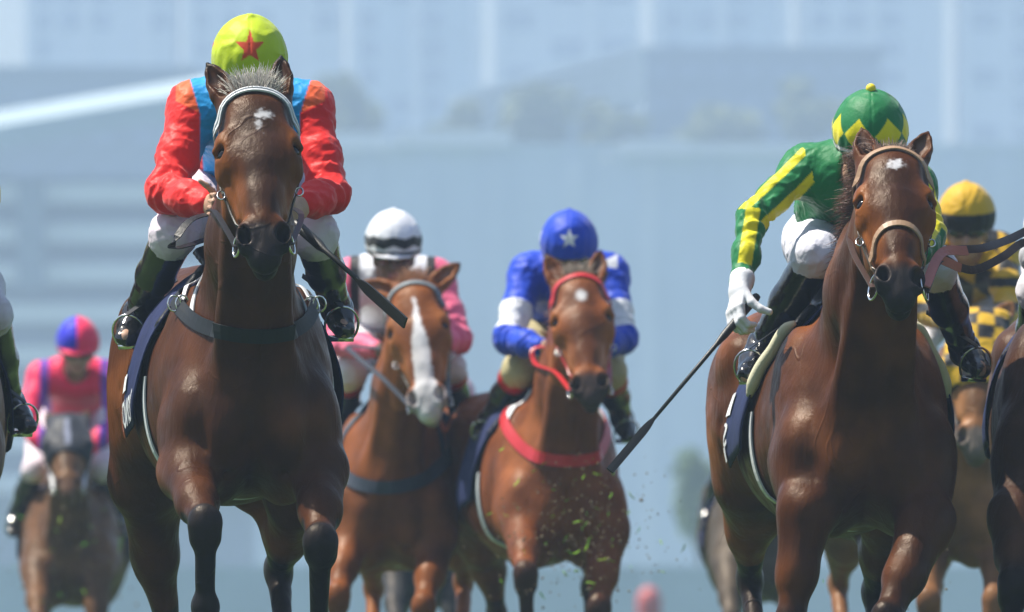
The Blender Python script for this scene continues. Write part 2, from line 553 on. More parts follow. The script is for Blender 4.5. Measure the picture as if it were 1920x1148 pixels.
# ------------------------------------------------------------------ horses
def head_field(F, poll, nose, roll=0., turn=0., ears=((-.5, .1), (.5, .1)), flare=1., earlen=1.):
    """poll = top of the head, nose = tip of the upper lip; returns frame function"""
    poll = np.asarray(poll); nose = np.asarray(nose)
    A = nz(nose - poll); S = np.array([math.cos(roll) * math.cos(turn), math.sin(turn), -math.sin(roll)])
    S = nz(S - A * np.dot(S, A)); Nn = np.cross(A, S)
    if Nn[1] > 0: Nn = -Nn
    g = np.linalg.norm(nose - poll) / .60
    R = np.stack([A, S, Nn], 1)
    def h(l, s, n): return poll + g * (l * A + s * S + n * Nn)
    def E(c, r, k=.03, sub=False, tl=0., ts=0.):
        Q = R
        if tl or ts:
            ax = np.array(Matrix.Rotation(tl, 3, Vector(S))) @ np.array(Matrix.Rotation(ts, 3, Vector(Nn)))
            Q = ax @ R
        F.ell(h(*c), np.array(r) * g, Q, k * g, sub)
    def Cn(a, b, ra, rb, k=.03, sub=False):
        ra = np.array(ra) * g if not np.isscalar(ra) else ra * g
        rb = np.array(rb) * g if not np.isscalar(rb) else rb * g
        F.cone(h(*a), h(*b), ra, rb, k * g, Nn, sub)
    # skull and forehead
    E((.06, 0, -.10), (.12, .100, .10), .04)
    E((.16, 0, -.085), (.15, .104, .085), .04)
    Cn((.06, 0, -.055), (.25, 0, -.048), (.088, .042), (.094, .046), .04)
    # face narrowing to the nose
    Cn((.23, 0, -.06), (.37, 0, -.062), (.095, .058), (.068, .055), .04)
    Cn((.37, 0, -.062), (.50, 0, -.06), (.064, .052), (.048, .045), .035)
    Cn((.20, 0, -.022), (.47, 0, -.022), (.048, .022), (.027, .020), .03)      # flat nasal bone
    # cheeks and jaw
    for q in (-1, 1):
        E((.20, q * .056, -.17), (.145, .036, .115), .04, tl=.25)
        Cn((.27, q * .058, -.13), (.45, q * .036, -.125), (.036, .05), (.026, .03), .035)
        Cn((.25, q * .098, -.088), (.41, q * .066, -.080), .013, .008, .022)    # facial crest
        # brow ridge, eye socket, hollow above the eye
        E((.175, q * .094, -.046), (.075, .026, .030), .045, ts=-q * .10)
        E((.245, q * .098, -.078), (.036, .022, .026), .025)
        E((.100, q * .108, -.040), (.040, .014, .022), .035, sub=True)
        E((.207, q * .114, -.030), (.026, .022, .019), .010, sub=True)
        Cn((.180, q * .100, -.020), (.196, q * .122, -.042), .0085, .0080, .012)   # upper lid
        Cn((.228, q * .094, -.028), (.234, q * .114, -.050), .0060, .0060, .012)   # lower lid
        # hollow under the cheek bone
        E((.405, q * .094, -.050), (.06, .018, .030), .03, sub=True)
    # muzzle
    E((.515, 0, -.068), (.075, .058, .056), .03)
    E((.570, 0, -.068), (.042, .044, .044), .025)
    for q in (-1, 1):
        E((.512, q * .050 * flare, -.042), (.050, .030, .040), .02, tl=-.25)
        Cn((.47, q * .036, -.030), (.53, q * .058 * flare, -.028), .016, .014, .018)    # wing of the nostril
        E((.519, q * .055 * flare, -.010), (.032, .0195, .030), .008, sub=True, tl=-.5, ts=-q * .25)
        E((.526, q * .052 * flare, -.030), (.024, .016, .034), .006, sub=True, tl=-.5)
        Cn((.553, q * .035, -.038), (.552, q * .060 * flare, -.052), .012, .009, .014)
    # mouth: lip line cut, lower lip and chin
    E((.553, 0, -.118), (.045, .034, .030), .02)
    E((.520, 0, -.135), (.055, .033, .030), .03)
    E((.592, 0, -.100), (.060, .060, .0045), .006, sub=True, tl=.35)
    # ears
    tips = []
    for q, (es, en) in zip((-1, 1), ears):
        base = h(-.005, q * .068, -.085)
        d = nz(-A * 1.0 + S * es + Nn * en)
        tip = base + d * .185 * g * earlen
        w = nz(S * 1.0 - d * np.dot(S, d)); fr = np.cross(d, w); fr = fr if np.dot(fr, Nn) > 0 else -fr
        e1, e2, e3 = base + d * .055 * g * earlen, base + d * .10 * g * earlen, base + d * .145 * g * earlen
        G_ = lambda *v: tuple(x * g for x in v)
        F.cone(base - d * .03 * g, e1, G_(.036, .034), G_(.040, .034), .035 * g, fr)
        F.cone(e1, e2, G_(.040, .034), G_(.036, .028), .012 * g, fr)
        F.cone(e2, e3, G_(.036, .028), G_(.022, .018), .012 * g, fr)
        F.cone(e3, tip, G_(.022, .018), G_(.005, .006), .012 * g, fr)
        o = fr * .026 * g + w * q * .004 * g
        F.cone(e1 - d * .012 * g + o, e2 + o, G_(.018, .024), G_(.024, .024), .012 * g, fr, sub=True)
        F.cone(e2 + o, e3 + o * .75 + d * .01 * g, G_(.024, .024), G_(.008, .013), .010 * g, fr, sub=True)
        tips.append((base, tip, d, fr))
    return h, g, A, S, Nn, tips

def horse_field(L):
    F = Field()
    yaw = L.get('yaw', 0.); dz = L.get('dz', 0.); pitch = L.get('pitch', 0.); wid = L.get('wid', 1.)
    O = np.array(L['origin'])     # x, y under the withers
    fw = np.array([math.sin(yaw), -math.cos(yaw), 0]); sd = np.array([math.cos(yaw), math.sin(yaw), 0]); up = np.array([0, 0, 1.0])
    if pitch:
        fw = nz(fw + up * pitch); up = np.cross(sd, fw); up = up if up[2] > 0 else -up
    if 'lean' in L:
        sd = nz(sd + up * L['lean']); up = np.cross(sd, fw); up = up if up[2] > 0 else -up
    Q = np.stack([fw, sd, up], 1)
    base = np.array([O[0], O[1], 1.2 + dz])
    def B(a, s, z): return base + fw * a + sd * s * wid + up * (z - 1.2)
    def E(c, r, k=.06, sub=False, R=None):
        r = np.array(r, float); r[1] *= wid
        F.ell(B(*c), r, Q if R is None else R @ Q, k, sub)
    def rot(axis, ang): return np.array(Matrix.Rotation(ang, 3, Vector(axis)))
    # trunk
    E((-.38, 0, 1.20), (.62, .275, .345), .05)
    E((-.62, 0, 1.17), (.50, .265, .275), .1)
    E((.10, 0, 1.17), (.36, .225, .305), .1)
    F.cone(B(-.02, 0, 1.545), B(-.34, 0, 1.47), (.045, .06), (.09, .07), .14)
    F.cone(B(-.25, 0, 1.36), B(-.95, 0, 1.40), (.20, .13), (.20, .15), .12)
    E((-1.12, 0, 1.36), (.36, .26, .23), .1)
    E((-1.12, 0, 1.50), (.25, .10, .075), .12)
    for q in (-1, 1):
        # shoulder blade, shoulder point, breast
        E((.08, q * .165, 1.25), (.15, .075, .26), .10, R=rot(sd, -.35))
        E((-.14, q * .20, 1.17), (.16, .07, .20), .07, R=rot(sd, .3))     # triceps
        E((.27, q * .175, 1.10), (.13, .088, .14), .06)
        E((.33, q * .088, 1.06), (.12, .092, .155), .035)
        E((.24, q * .10, .96), (.12, .085, .12), .05)
        # haunch
        E((-1.16, q * .15, 1.27), (.30, .155, .30), .09)
        E((-1.28, q * .13, 1.12), (.17, .12, .26), .08)
        E((-.98, q * .235, 1.44), (.07, .045, .06), .08)                   # hip bone
    Fm = (.39, 0, 1.06)
    F.cone(B(.475, 0, 1.20), B(.43, 0, .93), .020, .020, .028, sub=True)     # groove between breast muscles
    for q in (-1, 1):
        F.cone(B(.46, q * .175, 1.22), B(.42, q * .165, 1.00), .008, .010, .030, sub=True)
        F.cone(B(.42, q * .05, .915), B(.30, q * .245, 1.00), .010, .012, .022, sub=True)      # fold where the arm meets the breast
        F.cone(B(.06, q * .285, 1.40), B(.20, q * .275, 1.16), .010, .012, .028, sub=True)     # spine of the shoulder blade
        F.cone(B(-.10, q * .30, 1.36), B(-.02, q * .30, 1.08), .012, .012, .035, sub=True)
        for i in range(5):                                                                      # ribs
            F.cone(B(-.42 - i * .10, q * .292, 1.28), B(-.50 - i * .10, q * .275, 1.02), .008, .006, .03, sub=True)
        F.cone(B(-.98, q * .285, 1.22), B(-1.04, q * .27, 1.02), .014, .012, .04, sub=True)    # flank
        F.cone(B(-1.30, q * .27, 1.36), B(-1.36, q * .235, 1.06), .010, .010, .035, sub=True)
    ntrunk = len(F.ops)
    # neck
    h0 = np.asarray(L['poll']); n0 = np.asarray(L['nose']); A = nz(n0 - h0); 
    nm = nz(np.cross(A, [1, 0, 0])); nm = nm if nm[1] < 0 else -nm
    n1 = h0 + A * .055 - nm * .15
    crest = h0 + A * .0 - nm * .13
    b1 = B(.10, 0, 1.32); bw = B(-.05, 0, 1.50)
    sn = L.get('neck', (0, 0, 0))
    mid = (n1 * .5 + b1 * .5) + np.array(sn)
    wn_ = L.get('neckw', 1.)
    F.chain([n1, mid, b1, B(.16, 0, 1.18)], [(.078 * wn_, .115), (.098 * wn_, .165), (.135 * wn_, .25), (.17, .25)], .07, up=fw)
    cm = (crest * .5 + bw * .5) + np.array(sn) + np.array([0, .03, .03])
    F.chain([crest, cm, bw], [(.045, .06), (.05, .075), (.06, .08)], .09)
    # throat muscles down the front of the neck
    for q in (-1, 1):
        F.cone(n1 + sd * q * .045 + A * .05, B(.33, q * .085, 1.13), .038, .052, .05)
    F.cone(n1 + A * .06 + fw * .03, B(.38, 0, 1.15), .040, .035, .05)
    # forelegs
    for (el, kn, fe, to), q in zip(L['fore'], (-1, 1)):
        el, kn, fe, to = map(np.asarray, (el, kn, fe, to))
        sh = B(.18, q * .165, 1.06)
        F.cone(sh, el, (.10, .12), (.078, .085), .07, fw)
        ax = nz(kn - el); ln = np.linalg.norm(kn - el)
        F.cone(el, el + ax * ln * .55, (.074, .080), (.058, .062), .05, fw)
        F.cone(el + ax * ln * .55, kn - ax * .03, (.056, .060), (.044, .042), .04, fw)
        out = sd * q
        F.cone(el + out * .03 - ax * .03, el + ax * ln * .62 + out * .026, .052, .024, .035)
        F.cone(el - out * .032, el + ax * ln * .55 - out * .018, .050, .026, .035)
        F.cone(el + fw * .04, el + ax * ln * .6 + fw * .03, .040, .022, .035)
        c2 = nz(fe - kn)
        F.ell(kn - c2 * .005, (.052, .046, .062), np.stack([sd, fw, np.cross(sd, fw)], 1), .025)
        F.ell(kn + c2 * .045, (.046, .040, .034), np.stack([sd, fw, np.cross(sd, fw)], 1), .025)
        F.cone(kn, fe, (.036, .036), (.027, .030), .025, fw)
        F.cone(kn + c2 * .06 - fw * .028, fe - fw * .018, .013, .015, .018)       # tendon
        F.ell(fe, (.038, .042, .040), None, .025)
        pa = nz(to - fe)
        F.cone(fe, to - pa * .06, .032, .036, .025)
        F.cone(to - pa * .06, to, .043, .055, .015)
    # hind legs
    for (st, ho, fe, to), q in zip(L['hind'], (-1, 1)):
        st, ho, fe, to = map(np.asarray, (st, ho, fe, to))
        hip = B(-1.10, q * .16, 1.20)
        F.cone(hip, st, (.135, .19), (.088, .12), .09, fw)
        ax = nz(ho - st); ln = np.linalg.norm(ho - st)
        F.cone(st, st + ax * ln * .5, (.078, .105), (.062, .080), .06, fw)
        F.cone(st + ax * ln * .5, ho, (.060, .074), (.034, .046), .05, fw)
        F.cone(B(-1.30, q * .13, 1.02), st + ax * ln * .55 - fw * .05, .085, .035, .08)
        F.cone(st + ax * ln * .45 - fw * .06, ho - fw * .055, .022, .022, .03)    # hamstring
        F.ell(ho - fw * .01, (.040, .060, .058), np.stack([sd, fw, np.cross(sd, fw)], 1), .03)
        F.cone(ho - fw * .02, fe, (.036, .042), (.028, .030), .025, fw)
        F.ell(fe, (.039, .042, .040), None, .025)
        pa = nz(to - fe)
        F.cone(fe, to - pa * .06, .032, .036, .025)
        F.cone(to - pa * .06, to, .043, .055, .015)
    # belly tuck, dock of the tail
    F.cone(B(-1.40, 0, 1.36), B(-1.52, 0, 1.24), .035, .028, .04)
    nhead = len(F.ops)
    hf = head_field(F, L['poll'], L['nose'], L.get('roll', 0.), L.get('turn', 0.), L.get('ears', ((-.5, .1), (.5, .1))), L.get('flare', 1.), L.get('earlen', 1.))
    w1, w2 = wob(3, 30), wob(5, 75)
    F.disp(lambda P: .0048 * w1(P) + .0016 * w2(P))
    T = Field(); T.ops = F.ops[:ntrunk] + F.ops[ntrunk + 3:ntrunk + 5]
    Hf = Field(); Hf.ops = F.ops[nhead:] + F.ops[ntrunk:ntrunk + 2]
    Nf = Field(); Nf.ops = F.ops[:nhead]
    F.trunk = T; F.headonly = Hf; F.nohead = Nf
    return F, B, fw, sd, up, hf

def make_horse(L, label, h=.0075, coat=((.13, .05, .02), (.012, .009, .008), (.20, .085, .035)), group='galloping racehorses', socks=True,
               blaze=None, hood=None):
    """coat = (main, dark points, warm patches and painted face highlights)"""
    F, B, fw, sd, up, (hd, g, A, S, Nn, tips) = horse_field(L)
    V, Q = F.skin(h)
    O = L['origin']
    root = empty('racehorse', (O[0], O[1], 0), label, 'horse', group)
    main, dark, warm = [np.array(c) for c in coat]
    col = np.tile(main, (len(V), 1)).astype(np.float32)
    rel = V - np.asarray(L['poll'], np.float32)
    l = rel @ A / g; s = rel @ S / g; n = rel @ Nn / g
    headm = (l > -.05) & (l < .68) & (np.abs(s) < .17) & (n > -.33) & (n < .1)
    wv = wob(11, 14)(V); wf = wob(12, 70)(V)
    # random warm patches on the body, highlights painted into the sides of the face
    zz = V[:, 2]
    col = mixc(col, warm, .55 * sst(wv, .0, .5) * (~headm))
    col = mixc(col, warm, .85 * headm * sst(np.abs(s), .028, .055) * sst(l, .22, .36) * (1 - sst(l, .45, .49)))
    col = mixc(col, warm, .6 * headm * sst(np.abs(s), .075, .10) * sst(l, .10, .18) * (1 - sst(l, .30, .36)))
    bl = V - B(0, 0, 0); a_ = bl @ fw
    col = mixc(col, dark, .35 * sst(a_, .2, .42) * sst(wv, -.5, .3) * (~headm))  # darker towards the front of the chest
    # muzzle
    mz = headm * sst(l + .015 * wf, .472, .508)
    col = mixc(col, L.get('muzzle', dark * 1.6), mz * .93)
    col = mixc(col, dark, headm * .5 * sst(l, .02, .12) * (1 - sst(np.abs(s), .03, .09)) * sst(n, -.06, -.02) * (1 - sst(l, .42, .46)))
    for base, tip, d, fr in tips:   # ears: dark rims and tips, pale fluff inside
        q = V - base; ld = q @ d; lat = np.linalg.norm(q - ld[:, None] * d, axis=1)
        em = (ld > .0) & (ld < .24) & (lat < .06) & (l < .03)
        col = mixc(col, dark, em * sst(ld, .12, .155))
        inn = em * sst(q @ fr, -.016, .004) * (1 - sst(ld, .10, .13)) * sst(ld, .03, .05)
        col = mixc(col, L.get('earfluff', (.22, .17, .15)), inn * .7 * sst((q @ fr) * -1, -.012, .006))
    if socks:                       # dark points on the legs
        for legs, dd in ((L['fore'], .02), (L['hind'], .10)):
            for (e_, k_, f_, t_) in legs:
                for p0, p1, p2 in ((k_, f_, t_),):
                    p0 = np.asarray(p0); p1 = np.asarray(p1)
                    ax = nz(p1 - p0); q = V - p0; tt = q @ ax; lat = np.linalg.norm(q - tt[:, None] * ax, axis=1)
                    m = (tt > -.3) & (lat < .13)
                    e2 = np.asarray(e_); ax2 = nz(p0 - e2); t2 = (V - p0) @ ax2
                    near = np.linalg.norm(q, axis=1) < .45
                    mm = near * np.maximum(sst(t2 + .015 * wf, -dd - .07, -dd + .015) * (np.linalg.norm(q, axis=1) < .14), (tt > -.01) * m * 1.0)
                    col = mixc(col, dark, mm * .95)
                q = V - np.asarray(f_)
                col = mixc(col, dark, (np.linalg.norm(q, axis=1) < .17) * .95)
    if blaze is not None:
        col = mixc(col, (.60, .59, .60), blaze(l, s, wob(14, 190)(V) + .6 * wob(15, 420)(V)) * headm * (n > -.085))
    lum = col.mean(1, keepdims=True); col = np.clip(lum + (col - lum) * L.get('sat', 1.12), .002, 1)
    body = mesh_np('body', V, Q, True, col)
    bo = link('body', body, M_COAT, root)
    for q in (-1, 1):
        me = bpy.data.meshes.new('eye')
        bm = bmesh.new(); bmesh.ops.create_uvsphere(bm, u_segments=20, v_segments=14, radius=.0235 * g)
        bm.to_mesh(me); bm.free()
        me.polygons.foreach_set('use_smooth', [True] * len(me.polygons))
        e = link('eye', me, M_EYE, root)
        e.location = Vector(hd(.208, q * .0930, -.049)) - root.location
    return dict(root=root, F=F, B=B, hd=hd, g=g, A=A, S=S, N=Nn, fw=fw, sd=sd, up=up, tips=tips, L=L)

def forelock(H, n=900, length=.085, colA=(.03, .028, .03), colB=(.85, .79, .7), tall=1., seed=3, spread=.35, lean=(0, 0, 0)):  # default near-white tips paint light from behind into the hair
    r = np.random.default_rng(seed); hd = H['hd']
    roots = []; dirs = []
    for i in range(n):
        s_ = r.uniform(-.046, .046); l_ = r.uniform(-.035, .03); 
        roots.append(hd(l_, s_, -.035 - abs(s_) * .3 - (.02 - l_) * .4))
        dirs.append(-H['A'] * 1.0 * tall + H['S'] * s_ * 5 + H['N'] * .15 + np.asarray(lean))
    cols = lambda t, i: np.array(colA) * (1 - t ** 1.7) + np.array(colB) * t ** 1.7
    return hair('forelock', roots, dirs, length * H['g'], M_HAIR, H['root'], .25, .0034, 4, spread, cols, seed)

def mane(H, n=500, length=.13, side=-1, colA=(.012, .01, .01), colB=(.10, .05, .025), seed=5, wind=1.):
    """hair along the crest, blown back and to one side"""
    r = np.random.default_rng(seed); L = H['L']
    h0 = np.asarray(L['poll']); A = H['A']
    c0 = h0 - H['N'] * .09; c2 = H['B'](-.02, 0, 1.60)
    c1 = (h0 - H['N'] * .14) * .5 + c2 * .5 + np.array([0, .03, .06]) + np.asarray(L.get('neck', (0, 0, 0)))
    P = spline([c0, c1, c2], n)
    P, G = H['F'].nohead.snap(P, -.004, 4)
    P = P + r.normal(size=P.shape) * .006
    D = G * .7 + np.array([side * .9 * wind, .9, .25])
    cols = lambda t, i: np.array(colA) * (1 - t) + np.array(colB) * t
    return hair('mane', P, D, length, M_HAIR, H['root'], 1.1, .0042, 6, .16, cols, seed, .35)

def tail(H, n=220, length=.65, colA=(.012, .01, .01), colB=(.03, .02, .015), seed=8):
    r = np.random.default_rng(seed)
    p = H['B'](-1.50, 0, 1.27)
    roots = p + r.normal(size=(n, 3)) * .018
    D = np.tile(-H['fw'] * 1.0 + np.array([0, 0, .1]), (n, 1))
    cols = lambda t, i: np.array(colA) * (1 - t) + np.array(colB) * t
    return hair('tail', roots, D, length, M_HAIR, H['root'], 1.3, .009, 7, .16, cols, seed, .3)

def bridle(H, cheek, brow, nose=None, edge=None, wid=.022, bit=True, bigring=False, throat=True, nosey=.33):
    """browband, cheek pieces, noseband and bit, lying on the head"""
    F, hd, root = H['F'].headonly, H['hd'], H['root']
    g = H['g']
    def hp(pts): return [hd(*p) for p in pts]
    arc = [(.135, -.112, -.12), (.075, -.100, -.06), (.020, -.062, -.02), (.004, 0, .0), (.020, .062, -.02), (.075, .100, -.06), (.135, .112, -.12)]
    bb = strap('browband', hp(arc), wid * 1.05, .004, brow, root, F, 30)
    if edge is not None:
        for o in (-.5, .5):
            strap('browband_edge', hp([(a + o * wid * .95 / g, b, c) for a, b, c in arc]), wid * .34, .0055, edge, bb, F, 30, .005)
    for q in (-1, 1):
        strap('cheek_strap', hp([(.135, q * .115, -.12), (.24, q * .115, -.125), (.34, q * .082, -.115), (.43, q * .066, -.095), (.485, q * .060, -.088)]), wid * .8, .004, cheek, root, F, 22)
        if throat:
            strap('throat_lash', hp([(.12, q * .112, -.135), (.20, q * .115, -.20), (.26, q * .085, -.26), (.28, q * .03, -.285)]), wid * .6, .003, cheek, root, F, 14)
        if bit:
            c = hd(.505, q * .066, -.086)
            r1 = ring('bit_ring', c + H['S'] * q * .010 * g, (.040 if bigring else .030) * g, .0042, H['S'] + H['N'] * .35 * q, M_STEEL, root)
            mb = MB(); mb.tube([hd(.497, q * .030, -.088), hd(.503, q * .068, -.086)], [.006, .007], 8)
            mb.build('bit_mouthpiece', M_STEEL, root, True)
            mb = MB(); b0 = hd(.30, q * .105, -.105); b0, nn = F.snap([b0], .010, 4)
            mb.tube([b0[0] + q * .0 + H['S'] * .012 * math.cos(t) + H['A'] * .016 * math.sin(t) for t in np.linspace(0, 6.28, 10, endpoint=False)], .003, 5, True)
            mb.build('buckle', M_STEEL, root, True)
    if nose is not None:
        y = nosey
        strap('noseband', hp([(y + .075, -.062, -.115), (y + .055, -.070, -.07), (y + .012, -.048, -.015), (y, 0, .0), (y + .012, .048, -.015), (y + .055, .070, -.07), (y + .075, .062, -.115)]), wid * .95, .005, nose, root, F, 30)

def breastplate(H, mt, pts, wid=.05, straps=None, buckle=True, sides=((-1,), (1,))):
    F, B, root = H['F'], H['B'], H['root']
    w = strap('breast_collar', [B(*p) for p in pts], wid, .006, mt, root, F, 40, .004)
    return w

class Barrel:
    """maps (u along the back, v down the side) to the outside of the horse's trunk"""
    def __init__(s, H): s.H = H
    def pt(s, U, Vv, off=.012):
        H = s.H; B = H['B']; fw, sd, up = H['fw'], H['sd'], H['up']
        U = np.asarray(U, float); Vv = np.asarray(Vv, float)
        ax = B(0, 0, 1.22)[None] + U[:, None] * fw[None]
        ang = Vv
        D = np.sin(ang)[:, None] * sd[None] + np.cos(ang)[:, None] * up[None]
        t = np.full(len(U), .62)
        P = ax + D * t[:, None]
        for _ in range(15):
            d = H['F'].trunk.ev(P, pad=.15); d = np.minimum(d, .12)
            t = t - (d - off) * .8
            P = ax + D * t[:, None]
        return P, D

def saddle_cloth(H, mt, u0, u1, v0, v1, flare=.0, name='saddle_cloth', off=.014, nu=22, nv=46, thick=.006, shape=None):
    bar = Barrel(H)
    uu, vv = np.meshgrid(np.linspace(0, 1, nu), np.linspace(0, 1, nv), indexing='ij')
    U = u0 + (u1 - u0) * uu; W = v0 + (v1 - v0) * vv
    if shape is not None: U, W = shape(uu, vv, U, W)
    P, D = bar.pt(U.ravel(), W.ravel(), off)
    edge = np.abs(vv * 2 - 1).ravel()
    rip = wob(21, 18)(P)
    P = P + D * (flare * sst(edge, .4, 1.0) * (1 + .5 * rip) + .006 * rip * sst(edge, .2, .8))[:, None]
    Pi = P - D * thick
    V = np.concatenate([P, Pi]); n = nu * nv
    idx = np.arange(n).reshape(nu, nv)
    F1 = np.stack([idx[:-1, :-1], idx[1:, :-1], idx[1:, 1:], idx[:-1, 1:]], -1).reshape(-1, 4)
    F2 = F1[:, ::-1] + n
    bd = np.concatenate([idx[0, :], idx[1:, -1], idx[-1, -2::-1], idx[-2:0:-1, 0]])
    b2 = np.roll(bd, -1)
    F3 = np.stack([bd, b2, b2 + n, bd + n], 1)
    me = mesh_np(name, V, np.concatenate([F1, F2, F3]), True)
    o = link(name, me, mt, H['root'])
    return o, (lambda a, b, e=.004: surf(H, bar, a, b, e, off, flare, u0, u1, v0, v1, shape))

def surf(H, bar, a, b, e, off, flare, u0, u1, v0, v1, shape):
    a = np.asarray(a, float); b = np.asarray(b, float)
    U = u0 + (u1 - u0) * a; W = v0 + (v1 - v0) * b
    if shape is not None: U, W = shape(a, b, U, W)
    P, D = bar.pt(U, W, off)
    edge = np.abs(b * 2 - 1); rip = wob(21, 18)(P)
    return P + D * (flare * sst(edge, .4, 1.0) * (1 + .5 * rip) + .006 * rip * sst(edge, .2, .8) + e)[:, None]

def lettering(name, text, mp, a0, a1, b0, b1, mt, parent, shear=.0):
    """flat print on the cloth: letters laid out in (along, down) cloth coordinates"""
    cu = bpy.data.curves.new(name, 'FONT'); cu.body = text; cu.size = 1; cu.resolution_u = 3; cu.offset = .015
    ob = bpy.data.objects.new(name, cu); C.objects.link(ob)
    bpy.context.view_layer.update()
    dg = bpy.context.evaluated_depsgraph_get()
    me0 = bpy.data.meshes.new_from_object(ob.evaluated_get(dg))
    bpy.data.objects.remove(ob)
    bm = bmesh.new(); bm.from_mesh(me0)
    bmesh.ops.triangulate(bm, faces=bm.faces[:])
    bmesh.ops.subdivide_edges(bm, edges=[e for e in bm.edges if e.calc_length() > .25], cuts=2, use_grid_fill=False)
    bmesh.ops.triangulate(bm, faces=bm.faces[:])
    co = np.array([v.co[:] for v in bm.verts]); lo = co.min(0); hi = co.max(0)
    x = (co[:, 0] - lo[0]) / (hi[0] - lo[0]); y = (co[:, 1] - lo[1]) / (hi[1] - lo[1])
    P = mp(a0 + (a1 - a0) * x, b0 + (b1 - b0) * y + shear * x, .004)
    for v, p in zip(bm.verts, P): v.co = p
    me = bpy.data.meshes.new(name); bm.to_mesh(me); bm.free()
    return link(name, me, mt, parent)
# ------------------------------------------------------------------ jockeys
SKIN = (.42, .25, .17)

def finger_chain(F, root, d0, bend, lens, r, k=.006, sub=None):
    """root, first direction, bend axis*angle per joint"""
    p = np.asarray(root, float); d = nz(d0); pts = [p]
    for i, ln in enumerate(lens):
        p = p + d * ln; pts.append(p)
        d = np.array(Matrix.Rotation(bend[1], 3, Vector(nz(bend[0])))) @ d
    for i in range(len(lens)):
        F.cone(pts[i], pts[i + 1], r * (1 - .12 * i), r * (1 - .12 * (i + 1)), k)
    return pts

def hand(F, wrist, d, palm, thumb, curl=1.25, size=1., k=.008, fat=1.):
    """d = along the hand, palm = palm normal, thumb = side of the thumb; four bent fingers and a thumb"""
    d = nz(d); thumb = nz(thumb - d * np.dot(thumb, d)); palm = nz(np.cross(d, thumb)) if palm is None else nz(palm - d * np.dot(palm, d))
    w = np.asarray(wrist, float); s = size
    F.cone(w - d * .03, w + d * .02, (.026 * s, .020 * s), (.030 * s, .019 * s), .02, palm)
    F.cone(w + d * .02 * s, w + d * .075 * s, (.034 * s, .018 * s), (.040 * s, .016 * s), .015, palm)
    ax = np.cross(d, palm)
    for i, (o, l) in enumerate(((.030, .9), (.010, 1.0), (-.010, .95), (-.029, .78))):
        r0 = w + d * (.078 - abs(o) * .15) * s + thumb * o * s * (1 - .5 * (fat - 1))
        finger_chain(F, r0, d + palm * .35, (ax, curl), [.040 * l * s, .028 * l * s, .022 * l * s], .0098 * s * fat, k)
    finger_chain(F, w + d * .028 * s + thumb * .026 * s + palm * .006, d * .85 + thumb * .42 + palm * .55, (ax * .6 - thumb * .2, curl * .5), [.036 * s, .032 * s, .025 * s], .0112 * s * fat, k)

